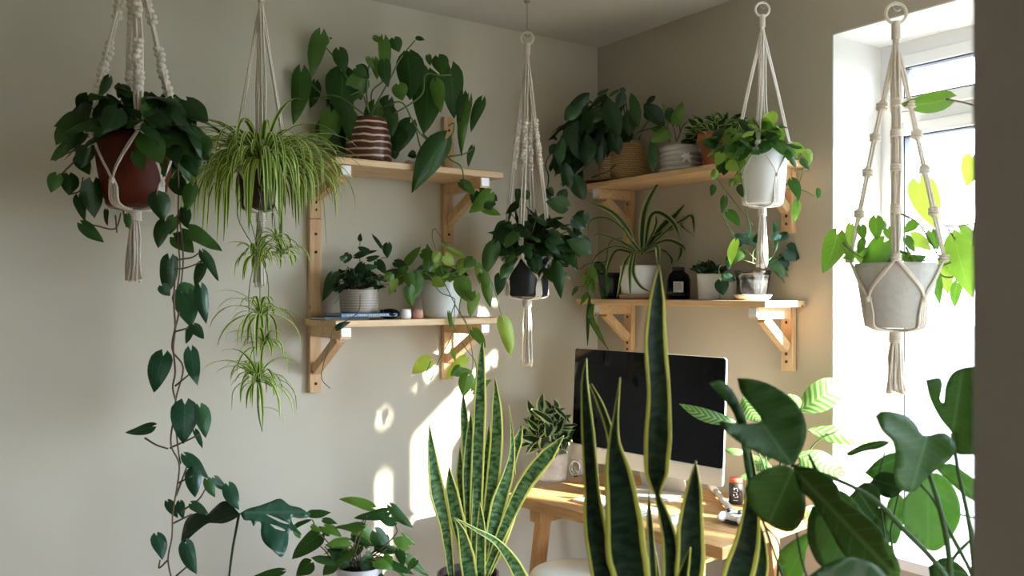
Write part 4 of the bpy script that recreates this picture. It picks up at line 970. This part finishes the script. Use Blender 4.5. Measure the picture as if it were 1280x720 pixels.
# keyboard
kc = PW(768, 634, 2, DZ); kc = PW(770, 633, 2, DZ)
t = thing('keyboard', 'white slim keyboard on the desk below the screen', 'keyboard', kc)
g = G(); rslab(g, kc+Z*.001, mx, my, Z, .14, .056, .007, .008); g.build('base', M['alu'], t, smooth=False)
g = G()
for r_ in range(6):
    for q in range(14):
        if r_ == 0 and 4 <= q <= 8:
            if q == 4: obox(g, kc+mx*(-.13+.0186*6+.009)+my*(-.044+.0175*r_)+Z*.0088, mx, my, Z, .045, .0075, .0012)
            continue
        obox(g, kc+mx*(-.13+.0186*q+.009)+my*(-.044+.0175*r_)+Z*.0088, mx, my, Z, .0080, .0075, .0012)
tag(g.build('keys', M['whitepl'], t, smooth=False, bevel=.0008), kind='stuff')
c = PW(845, 652, 2, DZ)
t = thing('computer_mouse', 'white computer mouse on the desk right of the keyboard', 'mouse', c)
g = G(); lathe(g, c+Z*.001, [(0, 0), (.028, 0), (.030, .003), (.0295, .007), (.024, .013), (.014, .0175), (0, .019)], 28)
g.v = [tuple(c + my*((V(v)-c).dot(my)*1.75) + mx*((V(v)-c).dot(mx)*.95) + Z*(v[2]-c.z)) for v in g.v]; g.build('shell', M['whitepl'], t)
g = G(); obox(g, c+Z*.0008, mx, my, Z, .024, .047, .0008); g.build('sole', M['cable'], t, smooth=False, bevel=.0004)
# marker bottle, torch, controller
c = PW(920, 629, 2, DZ)
t = thing('spray_bottle', 'small black bottle with red cap and white printed label, right end of the desk', 'bottle', c)
g = G(); lathe(g, c, [(0, 0), (.021, 0), (.0225, .003), (.0225, .062), (.020, .068), (0, .068)], 28); g.build('body', M['black'], t)
g = G(); lathe(g, c+Z*.068, [(0, 0), (.0205, 0), (.0205, .012), (.018, .015), (0, .015)], 28); g.build('cap', M['redcap'], t)
g = G(); a0 = math.atan2((CAM-c).y, (CAM-c).x)
for (da, z, ww, hh) in ((-.25, .05, .002, .008), (0, .052, .004, .0015), (.2, .046, .0015, .007), (-.1, .04, .006, .0012), (.1, .034, .0018, .006), (-.3, .03, .0015, .006), (0, .024, .005, .0014), (.25, .026, .0014, .006), (-.05, .014, .007, .001)):
    e_ = V((math.cos(a0+da), math.sin(a0+da), 0)); obox(g, c+e_*.0225+Z*z, e_, V((-e_.y, e_.x, 0)), Z, .0005, ww, hh/2)
g.build('printed_label', M['whitepl'], t, smooth=False)
c = PW(899, 624, 2, DZ)
t = thing('marker_pen', 'grey thick pen with pale cap leaning between the bottle and the white gadget', 'pen', c)
a = PW(889, 612, 2, DZ)+Z*.014; bb = PW(912, 640, 2, DZ)+Z*.012
g = G(); tube(g, [a.lerp(bb, .25), bb], .0095, n=14, smooth=False); g.build('barrel', M['cable'], t)
g = G(); tube(g, [a, a.lerp(bb, .27)], .0115, n=14, smooth=False); g.build('cap', M['whitepl'], t)
c = PW(921, 654, 2, DZ)
t = thing('game_controller', 'white plastic gadget with dark underside on the front right of the desk', 'controller', c)
g = G(); blob(g, c+Z*.020, .048, .030, .017, 20, 10, (mx, my, Z)); blob(g, c-mx*.034-my*.018+Z*.018, .016, .026, .014, 14, 8, (mx, my, Z)); blob(g, c+mx*.034-my*.018+Z*.018, .016, .026, .014, 14, 8, (mx, my, Z)); g.build('shell', M['whitepl'], t)
g = G(); blob(g, c+Z*.007, .046, .034, .007, 20, 8, (mx, my, Z)); g.build('dark_underside', M['black'], t)
g = G()
for q in (-1, 1): lathe(g, c+mx*.018*q-my*.012+Z*.033, [(0, 0), (.007, 0), (.006, .006), (.008, .008), (0, .009)], 16)
g.build('thumbstick', M['black'], t)
c = PW(722, 596, 2, DZ)
t = thing('cable_coil', 'coil of pale cable on the desk behind the left edge of the screen', 'cable', c)
g = G()
for i in range(7):
    torus(g, c+Z*(.034)+my*(-.012+.004*i)+mx*rnd(-.004, .004), rnd(.022, .030), .0026, mx, (Z+my*rnd(-.2, .2)).normalized(), 24, 6)
g.build('loops', M['cable'], t)
g = G(); obox(g, c+Z*.008, mx, my, Z, .004, .018, .006); g.build('tie', M['black'], t, smooth=False, bevel=.001)
c = PW(780, 617, 2, DZ)
# peperomia on the desk
c = PW(690, 599, 2, DZ)
t = thing('variegated_peperomia', 'bushy plant with cream-edged leaves in a white mottled pot on the left of the desk', 'potted plant', c)
s0 = pot(t, c, prof(.050, .057, .098, belly=.002), plain('mottled_white_pot', (.72, .68, .62), .5, var=.35, nscale=25))
F, S = G(), G()
bush(F, S, s0, s0+UP*.085-RIGHT*.02, (.095, .09, .12), 110, .082, kind='oval', wr=.46, down=.35, inner=.3, up=.5)
finish(t, F, S, 'l_pep', 'gstem')
# white seat under desk
c = P(724, 713, 2.55); 
t = thing('round_stool', 'cream padded stool top just showing under the desk', 'stool', V((c.x, c.y, 0)))
b0 = V((c.x, c.y, 0)); zt = c.z
g = G(); lathe(g, b0, [(0, zt-.07), (.135, zt-.07), (.15, zt-.055), (.152, zt-.025), (.14, zt-.008), (.10, zt), (0, zt+.003)], 40); g.build('seat', M['fabric'], t)
for k in range(4):
    a = .6+k*math.pi/2; e_ = V((math.cos(a), math.sin(a), 0)); g = G(); tube(g, [b0+e_*.10+Z*(zt-.07), b0+e_*.15], [.014, .010], n=12, smooth=False); g.build('leg', M['deskleg'], t)
# ================================================================== CALATHEA on the desk's right end
c = PW(985, 640, 2, DZ); c = PW(968, 648, 2, DZ)
t = thing('calathea', 'calathea with feathered pale-striped leaves on the desk end beside the window', 'potted plant', c)
s0 = pot(t, c, prof(.045, .055, .09), M['terra'])
F, S = G(), G(); z4 = frame(840, 440, 2.573, dep(c)-.02)
keyleaves(F, z4, [(410, 190, 565, 92, 98, .05), (400, 195, 372, 135, 60, .03), (205, 225, 22, 166, 44, -.05), (438, 250, 668, 290, 60, .0), (405, 330, 558, 395, 100, -.03), (240, 322, 165, 314, 24, 0), (230, 140, 285, 228, 60, .04), (330, 400, 250, 330, 40, .06), (300, 360, 240, 380, 36, .04), (430, 380, 520, 470, 80, .06), (330, 330, 400, 290, 60, .1), (310, 350, 300, 260, 50, .1), (300, 420, 220, 400, 40, 0), (340, 420, 420, 480, 70, 0), (300, 440, 230, 470, 50, .05), (430, 500, 500, 560, 60, 0), (320, 120, 300, 220, 50, .1)], kind='oval', tilt=.25, up=.2, bend=.25)
stems(S, z4, [[(320, 520), (380, 400), (425, 340), (470, 285), (530, 255)], [(320, 520), (360, 300), (412, 190)], [(320, 520), (290, 350), (205, 225)], [(325, 520), (370, 400), (405, 335)], [(320, 520), (310, 400), (300, 330)], [(330, 520), (440, 400), (480, 330)]], r=.0028)
finish(t, F, S, 'l_cal', 'dstem')
# ================================================================== SNAKE PLANTS
def snake(root, f, blades, mat, dj=.04):
    for q in blades:
        pth = q[0]; ws = q[1]; dd = q[2] if len(q) > 2 else rnd(-dj, dj); tw = q[3] if len(q) > 3 else None
        g = G(); n_ = len(pth)
        pts = [f(x, y, dd*(1-i/max(1, n_-1))) for i, (x, y) in enumerate(pth)]
        k = (f(100, 0)-f(0, 0)).length/100
        ribbon(g, pts, [w*k for w in ws], tocam(pts[n_//2], .25, 0), fold=.22, k=6, twist=tw)
        g.build('leaf', mat, root, solid=.0022)
b0 = P(585, 712, 2.45)
bs = V((b0.x, b0.y, 0)); pz = P(585, 716, 2.45).z
t = thing('side_table', 'small round wooden table carrying the tall snake plant left of the desk', 'table', bs)
tz = pz-.19
g = G(); lathe(g, bs, [(0, tz-.02), (.155, tz-.02), (.16, tz-.015), (.16, tz-.004), (.156, tz), (0, tz)], 40); g.build('table_top', M['desk'], t)
for k in range(3):
    a = .4+k*2.094; e_ = V((math.cos(a), math.sin(a), 0)); g = G(); tube(g, [bs+e_*.09+Z*(tz-.02), bs+e_*.13], [.015, .01], n=10, smooth=False); g.build('leg', M['deskleg'], t)
c = V((bs.x, bs.y, tz))
t = thing('snake_plant', 'tall yellow-edged snake plant against the sunlit left wall, left of the desk', 'potted plant', c)
s0 = pot(t, c, prof(.07, .088, .19), plain('dark_brown_pot', (.10, .045, .03), .6, var=.3))
zs = frame(500, 420, 2.4, 2.45)
R_ = [(150, 720), (215, 720), (250, 720)]
snake(t, zs, [
 ([(88, 262), (95, 350), (112, 470), (135, 570), (155, 730)], [1, 26, 50, 36, 18], -.03),
 ([(147, 392), (155, 460), (172, 550), (190, 640), (200, 730)], [1, 38, 48, 30, 16], -.05),
 ([(247, 20), (243, 90), (240, 200), (235, 330), (228, 520), (225, 730)], [8, 26, 38, 40, 40, 26], .0),
 ([(285, 122), (290, 210), (290, 300), (280, 420), (262, 560), (245, 730)], [1, 30, 40, 42, 34, 22], .03),
 ([(190, 175), (192, 240), (200, 400), (208, 560), (212, 730)], [3, 24, 26, 26, 20], .06),
 ([(213, 225), (210, 300), (203, 420), (212, 600), (215, 730)], [1, 26, 34, 30, 20], .03),
 ([(268, 262), (262, 350), (250, 450), (240, 560), (230, 730)], [1, 26, 34, 34, 22], .05),
 ([(327, 208), (335, 280), (336, 350), (322, 420), (296, 500), (275, 600), (250, 730)], [1, 8, 18, 36, 50, 42, 20], .0),
 ([(368, 270), (352, 320), (338, 380), (345, 420)], [1, 32, 22, 4], .08),
 ([(492, 298), (445, 355), (395, 415), (355, 480), (310, 580), (250, 730)], [1, 44, 50, 44, 34, 18], -.06),
 ([(163, 545), (185, 590), (200, 660), (212, 740)], [1, 26, 48, 46], -.10),
 ([(168, 548), (225, 580), (290, 618), (340, 680), (385, 770)], [3, 10, 20, 38, 50], -.16),
 ([(180, 330), (182, 420), (195, 520), (205, 730)], [1, 30, 36, 22], .06),
 ([(300, 330), (285, 440), (268, 560), (240, 730)], [1, 20, 30, 22], .02),
 ([(345, 470), (330, 540), (300, 620), (255, 730)], [1, 36, 38, 22], .04),
 ([(240, 500), (243, 580), (240, 740)], [1, 28, 34], -.08),
 ([(220, 430), (226, 560), (225, 740)], [1, 30, 30], .0),
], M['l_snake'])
# foreground snake plant
dF = 1.30
g0 = P(835, 735, dF); bs = V((g0.x, g0.y, 0)); ptz = P(835, 760, dF).z-.04
t = thing('plant_pedestal', 'wooden pedestal carrying the dark foreground snake plant', 'stand', bs)
pz0 = ptz-.16
g = G(); lathe(g, bs, [(0, pz0-.025), (.12, pz0-.025), (.125, pz0-.02), (.125, pz0-.004), (.12, pz0), (0, pz0)], 36); g.build('table_top', M['desk'], t)
for k in range(3):
    a = .9+k*2.094; e_ = V((math.cos(a), math.sin(a), 0)); g = G(); tube(g, [bs+e_*.07+Z*(pz0-.025), bs+e_*.11], [.014, .01], n=10, smooth=False); g.build('leg', M['deskleg'], t)
c = V((bs.x, bs.y, pz0))
t = thing('snake_plant', 'dark foreground snake plant with yellow-edged blades rising in front of the computer', 'potted plant', c)
s0 = pot(t, c, prof(.085, .11, .16), M['terra'])
ff = frame(0, 0, 1.0, dF)
snake(t, ff, [
 ([(824, 331), (821, 375), (819, 430), (823, 490), (822, 545), (821, 590), (823, 618), (832, 650), (838, 690), (834, 790)], [.5, 20, 29, 29, 34, 30, 11, 16, 20, 14], 0, [0, 0, 0, 0, .1, .4, 1.2, .5, .2, 0]),
 ([(733, 448), (731, 480), (735, 540), (740, 610), (746, 670), (765, 790)], [1, 9, 17, 20, 30, 28], .03),
 ([(738, 480), (750, 505), (762, 540), (768, 575), (778, 640), (800, 790)], [3, 8, 10, 12, 10, 8], .05),
 ([(775, 472), (770, 520), (768, 552), (773, 590), (781, 650), (785, 700), (810, 800)], [.5, 6, 14, 34, 47, 52, 26], -.04),
 ([(870, 576), (867, 612), (863, 660), (862, 710), (848, 800)], [.5, 19, 33, 36, 22], -.03),
 ([(811, 612), (812, 650), (815, 700), (820, 790)], [.5, 7, 10, 10], .03),
 ([(838, 660), (842, 690), (846, 720), (838, 800)], [.5, 10, 14, 12], .10),
 ([(863, 684), (858, 705), (853, 730), (845, 800)], [.5, 9, 16, 12], -.08),
 ([(938, 556), (940, 600), (938, 650), (925, 710), (880, 820)], [.5, 14, 24, 38, 24], .05),
 ([(945, 640), (951, 680), (945, 730), (890, 820)], [.5, 14, 22, 18], .08),
 ([(820, 690), (822, 730), (828, 800)], [.5, 10, 12], .05),
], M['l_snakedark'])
# ================================================================== LOWER LEFT PLANTS
dL = 2.3
c0 = P(450, 705, dL); bs = V((c0.x, c0.y, 0)); tz = c0.z-.125
t = thing('side_table', 'low square wooden table carrying the leafy arrowhead plant at lower left', 'table', bs)
g = G(); obox(g, bs+RIGHT*.02+Z*(tz-.012), RIGHT, FWD, Z, .13, .13, .012); g.build('table_top', M['deskleg'], t, smooth=False, bevel=.003)
for sx in (-1, 1):
    for sy in (-1, 1):
        g = G(); p = bs+RIGHT*(.02+sx*.10)+FWD*sy*.10; beam(g, p+Z*(tz-.024), p, .03, .03, X); g.build('leg', M['deskleg'], t, smooth=False)
c = V((bs.x, bs.y, tz))
t = thing('syngonium', 'leafy green arrowhead plant in a pale pot, left of the tall snake plant', 'potted plant', c)
s0 = pot(t, c, prof(.05, .062, .122), plain('lilac_white_pot', (.66, .64, .70), .5))
F, S = G(), G(); zl = frame(210, 580, 3.88, dL)
KL = [(985, 210, 828, 170, 52), (1060, 232, 902, 262, 60), (1085, 208, 1192, 312, 52), (690, 240, 792, 235, 46), (755, 272, 822, 290, 32), (762, 305, 842, 352, 52), (940, 300, 808, 308, 58), (925, 320, 975, 408, 100), (872, 375, 768, 392, 56), (730, 345, 600, 462, 96), (690, 480, 622, 543, 90), (812, 462, 690, 452, 60), (1010, 332, 1085, 440, 86), (1165, 395, 1088, 360, 74), (850, 408, 830, 490, 76), (1050, 350, 1000, 430, 66), (1118, 420, 1142, 500, 50), (1030, 470, 1195, 540, 52), (1160, 450, 1262, 543, 50), (930, 400, 900, 455, 50), (940, 480, 1010, 530, 60), (620, 300, 700, 270, 30), (700, 300, 750, 330, 30), (550, 520, 405, 548, 44), (800, 480, 750, 540, 70), (880, 500, 850, 550, 60), (960, 440, 1000, 480, 50), (780, 340, 730, 300, 30), (1190, 380, 1120, 320, 20), (1000, 520, 1060, 560, 60), (1100, 280, 1010, 250, 50), (1200, 470, 1160, 520, 40), (640, 350, 600, 320, 26), (900, 360, 1000, 400, 40)]
keyleaves(F, zl, KL, tilt=.35, up=.45, dj=.07)
bush(F, S, s0, s0+UP*.03, (.12, .10, .05), 18, .06, down=.3, inner=.4)
stems(S, zl, [[(860, 540), (790, 400), (730, 330), (700, 270)], [(870, 540), (890, 450), (920, 330), (960, 250)], [(880, 540), (1000, 460), (1060, 410)], [(880, 540), (1090, 360), (1105, 300), (1085, 250)], [(860, 540), (800, 450), (760, 400)], [(870, 540), (950, 300), (965, 250)], [(840, 540), (770, 430), (740, 400)]], r=.002)
finish(t, F, S, 'l_mid', 'bark')
c0 = bs-RIGHT*.36; c = V((c0.x, c0.y, 0))
t = thing('split_leaf_philodendron', 'dark plant holding one deeply split leaf on a thin upright stem, lower left', 'potted plant', c)
s0 = pot(t, c, prof(.09, .12, .22), M['terra'])
L = lambda pts: [(210+x/3.88, 580+y/3.88) for x, y in pts]
g = G(); outline_leaf(g, L([(352, 245), (330, 222), (300, 185), (262, 182), (222, 215), (190, 245), (172, 238), (140, 236), (100, 255), (76, 300), (66, 388), (130, 335), (190, 290), (225, 288), (270, 288), (320, 268)]), dL-.15, bow=.02, tiltx=-.05, tilty=-.03, mid=((300, 642), (228, 670)), step=5)
g.build('leaf_lobe', M['l_deep'], t, solid=.0008)
g = G(); outline_leaf(g, L([(350, 238), (390, 216), (440, 203), (490, 185), (545, 168), (590, 200), (640, 212), (682, 240), (688, 255), (640, 264), (600, 258), (606, 290), (650, 345), (590, 322), (582, 390), (552, 452), (510, 420), (468, 385), (450, 340), (452, 288), (432, 280), (415, 302), (402, 275), (370, 272)]), dL-.15, bow=.02, tiltx=.05, tilty=-.05, mid=((301, 641), (370, 640)), step=5,
  holes=[L([(472, 244), (500, 250), (560, 276), (592, 292), (560, 288), (510, 266)]), L([(494, 290), (530, 300), (570, 320), (562, 326), (520, 314)])])
g.build('split_leaf', M['l_blue'], t, solid=.0008)
S = G(); stems(S, frame(210, 580, 3.88, dL-.14), [[(345, 240), (330, 320), (312, 420), (295, 560), (290, 640)]], r=.0036); 
tube(S, [frame(210, 580, 3.88, dL-.14)(290, 640), s0], .004); S.build('stem', M['dstem'], t)
# ================================================================== FOREGROUND PHILODENDRONS (right)
dP = 1.22
c0 = P(1090, 900, dP+.05); c = V((c0.x, c0.y, 0))
zt = .52
t = thing('side_table', 'square wooden side table carrying the big foreground philodendron', 'table', c)
g = G(); obox(g, c+Z*(zt-.33), X, Y, Z, .17, .17, .012); g.build('table_top', M['desk'], t, smooth=False, bevel=.003)
for sx in (-1, 1):
    for sy in (-1, 1):
        g = G(); p = c+X*sx*.14+Y*sy*.14; beam(g, p+Z*(zt-.34), p, .03, .03, X); g.build('leg', M['deskleg'], t, smooth=False)
c.z = zt-.318
t = thing('large_philodendron', 'big dark-leaved philodendron in the right foreground, silhouetted against the window', 'potted plant', c)
s0 = pot(t, c, prof(.10, .13, .22), M['terra'])
q4 = lambda pts: [(840+x/2.573, 440+y/2.573) for x, y in pts]
q5 = lambda pts: [(1040+x/2.57, 440+y/2.57) for x, y in pts]
FL = [
 (q4([(210, 84), (262, 88), (330, 112), (400, 165), (431, 232), (426, 295), (384, 364), (330, 346), (252, 312), (190, 270), (152, 225), (215, 232), (287, 222), (255, 172), (222, 130)]), 1.20, ((950, 526), (989, 581)), 'l_fore', .03, .04, -.05),
 (q4([(118, 100), (160, 92), (205, 140), (240, 225), (250, 330), (262, 420), (240, 400), (222, 290), (200, 200), (160, 145)]), 1.24, ((888, 478), (940, 600)), 'l_fore', .01, .05, 0),
 (q4([(237, 440), (262, 400), (340, 364), (398, 382), (424, 440), (428, 520), (388, 577), (320, 560), (250, 500)]), 1.22, ((990, 588), (960, 655)), 'l_fore', .02, .03, .05),
 (q4([(390, 372), (460, 375), (530, 425), (545, 470), (600, 510), (669, 570), (690, 640), (720, 700), (660, 722), (560, 660), (500, 560), (450, 480), (410, 440)]), 1.17, ((992, 586), (1115, 715)), 'l_fore', .03, -.04, .05),
 (q4([(450, 500), (500, 470), (555, 520), (562, 610), (540, 670), (480, 690), (440, 620), (436, 550)]), 1.32, ((1030, 625), (1045, 705)), 'l_fore', .02, 0, .04),
 (q4([(440, 722), (500, 680), (580, 660), (660, 690), (700, 740), (660, 780), (520, 790), (440, 760)]), 1.10, ((1010, 725), (1100, 725)), 'l_deep', .02, 0, 0),
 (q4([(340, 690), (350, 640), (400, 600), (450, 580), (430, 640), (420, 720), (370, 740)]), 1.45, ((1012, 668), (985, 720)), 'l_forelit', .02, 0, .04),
 (q5([(140, 205), (165, 191), (215, 196), (262, 222), (294, 268), (360, 260), (396, 300), (380, 345), (310, 398), (264, 448), (216, 440), (198, 402), (204, 345), (196, 290), (164, 255)]), 1.28, ((1158, 547), (1140, 610)), 'l_fore', .03, .05, -.03),
 (q5([(302, 90), (345, 84), (353, 110), (346, 150), (360, 162), (366, 110), (386, 70), (420, 52), (470, 50), (520, 90), (560, 180), (540, 270), (480, 322), (430, 330), (398, 322), (386, 262), (350, 215), (316, 150)]), 1.42, ((1200, 480), (1190, 545)), 'l_fore', .03, .0, -.02),
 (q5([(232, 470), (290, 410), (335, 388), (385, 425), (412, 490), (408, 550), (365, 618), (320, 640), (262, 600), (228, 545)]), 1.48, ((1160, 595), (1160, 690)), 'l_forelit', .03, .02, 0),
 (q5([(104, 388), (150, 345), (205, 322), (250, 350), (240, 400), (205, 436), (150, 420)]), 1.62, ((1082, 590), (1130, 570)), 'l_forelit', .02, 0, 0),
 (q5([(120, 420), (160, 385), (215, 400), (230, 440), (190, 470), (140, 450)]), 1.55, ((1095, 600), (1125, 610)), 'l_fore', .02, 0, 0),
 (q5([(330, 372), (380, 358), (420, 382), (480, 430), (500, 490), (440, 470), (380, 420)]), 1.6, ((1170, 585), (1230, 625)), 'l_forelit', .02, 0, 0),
 (q5([(0, 440), (50, 455), (110, 530), (160, 590), (200, 640), (216, 722), (120, 740), (0, 730), (-60, 560)]), 1.24, ((1040, 620), (1110, 715)), 'l_fore', .03, 0, .05),
 (q5([(50, 470), (100, 420), (150, 440), (150, 500), (110, 560), (60, 520)]), 1.5, ((1070, 610), (1090, 640)), 'l_fore', .02, 0, 0),
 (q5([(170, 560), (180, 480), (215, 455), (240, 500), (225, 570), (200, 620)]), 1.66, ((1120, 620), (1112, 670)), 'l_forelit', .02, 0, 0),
 (q5([(120, 510), (180, 500), (230, 540), (200, 600), (150, 620)]), 1.7, ((1090, 640), (1120, 670)), 'l_fore', .02, 0, 0),
 (q5([(310, 690), (360, 660), (420, 690), (440, 740), (330, 750)]), 1.5, ((1165, 705), (1200, 715)), 'l_fore', .02, 0, 0),
 (q5([(45, 325), (90, 300), (150, 285), (185, 290), (150, 310), (100, 320), (58, 335)]), 1.55, ((1060, 566), (1108, 552)), 'l_fore', .01, 0, 0),
]
for (pts, d, mid, mt, bow, tx, ty) in FL:
    g = G(); outline_leaf(g, pts, d, bow=bow, tiltx=tx, tilty=ty, mid=mid, step=8, r=rnd(.3, .9)); g.build('leaf', M[mt], t, solid=.001)
def pet(path, r, dd):
    g = G(); pts = [ff(x, y, dd-dF) for (x, y) in path]; e_ = s0+V((rnd(-.05, .05), rnd(-.05, .05), 0))
    l_ = pts[-1]; pts += [l_+((l_-pts[-2]).normalized()*.5+(e_-l_).normalized()*.5)*.06, l_.lerp(e_, .35)+(l_-pts[-2]).normalized()*.02, l_.lerp(e_, .65), e_]
    if len(path) == 3 and r == .004: pts = pts[:-4]
    tube(g, pts, [r*.5, r*.72, r*.8, r*.85], n=8, k=6); g.build('petiole', M['dstem'], t)
Q5 = lambda x, y: (1040+x/2.57, 440+y/2.57)
pet([(989, 581), (1040, 597), Q5(130, 470), Q5(230, 570), Q5(345, 695)], .0052, 1.22)
pet([Q5(386, 262), Q5(405, 380), Q5(435, 520), Q5(450, 620), Q5(455, 760)], .0052, 1.40)
pet([Q5(312, 395), Q5(340, 480), Q5(368, 600), Q5(380, 720)], .006, 1.30)
pet([Q5(285, 425), Q5(330, 480), Q5(390, 600), Q5(450, 720)], .0045, 1.42)
pet([Q5(215, 450), Q5(200, 520), Q5(190, 600), Q5(220, 760)], .003, 1.6)
pet([Q5(460, 590), Q5(400, 650), Q5(370, 700)], .004, 1.5)
pet([q4([(440, 330)])[0], q4([(475, 400)])[0], q4([(500, 420)])[0]], .004, 1.24)
pet([q4([(300, 560)])[0], q4([(345, 620)])[0], q4([(340, 720)])[0]], .0028, 1.5)
pet([(941, 600), (950, 640), (985, 740)], .003, 1.26)
pet([q4([(400, 580)])[0], q4([(420, 680)])[0], q4([(460, 800)])[0]], .003, 1.25)
pet([Q5(170, 320), Q5(150, 400), Q5(155, 480), Q5(170, 600)], .002, 1.56)
# ================================================================== LIGHT AND CAMERA
w = bpy.data.worlds.new('World'); bpy.context.scene.world = w; w.use_nodes = True
nt = w.node_tree; bg = nt.nodes['Background']
tc = nd(nt, 'ShaderNodeTexCoord'); sp = nd(nt, 'ShaderNodeSeparateXYZ'); nt.links.new(tc.outputs['Generated'], sp.inputs[0])
col = ramp(nt, math_(nt, 'MULTIPLY_ADD', sp.outputs[2], .5, .5), [(.48, (.80, .89, 1.0)), (.56, (.72, .84, 1.0)), (.85, (.5, .68, 1.0))])
nt.links.new(col, bg.inputs[0]); bg.inputs[1].default_value = WORLD_S
sd = bpy.data.lights.new('sun', 'SUN'); sd.energy = SUN_S; sd.angle = math.radians(1.2); sd.color = (1, .93, .80)
so = bpy.data.objects.new('sun', sd); COL.objects.link(so)
el = math.radians(SUN_EL); az = V((2.2, 1.0, 0)).normalized()
sv = az*math.cos(el)+Z*math.sin(el)     # towards the sun
so.rotation_euler = sv.to_track_quat('Z', 'Y').to_euler(); so.location = (4, 3, 4)
for nm, loc, rot, sx in (('window_portal', ((WX0+WX1)/2, WY+.08, (WZ0+WZ1)/2), (math.radians(-90), 0, 0), WX1-WX0), ('window_portal', (XR+.13, (R0+R1)/2, (RZ0+RZ1)/2), (math.radians(-90), 0, math.radians(-90)), R1-R0)):
    pd = bpy.data.lights.new(nm, 'AREA'); pd.shape = 'RECTANGLE'; pd.size = sx; pd.size_y = WZ1-WZ0 if sx > 1.5 else RZ1-RZ0; pd.cycles.is_portal = True
    po = bpy.data.objects.new(nm, pd); COL.objects.link(po); po.location = loc; po.rotation_euler = rot
    q = po.rotation_euler.to_matrix() @ V((0, 0, -1))
cd = bpy.data.cameras.new('camera'); co = bpy.data.objects.new('camera', cd); COL.objects.link(co)
cd.sensor_width = 36; cd.lens = 36*FPX/1280; cd.shift_y = 5/1280; cd.clip_start = .02
co.location = CAM; co.rotation_euler = FWD.to_track_quat('-Z', 'Y').to_euler()
cd.dof.use_dof = True; cd.dof.focus_distance = 2.7; cd.dof.aperture_fstop = 5.0
sc = bpy.context.scene; sc.camera = co
sc.view_settings.view_transform = 'Standard'; sc.view_settings.look = 'None'; sc.view_settings.gamma = 1; sc.view_settings.use_curve_mapping = False
sc.view_settings.exposure = EXPO
sc.cycles.use_denoising = True; sc.cycles.max_bounces = 10; sc.cycles.diffuse_bounces = 6; sc.cycles.transparent_max_bounces = 16
sc.cycles.caustics_reflective = False; sc.cycles.caustics_refractive = False; sc.cycles.sample_clamp_indirect = 6
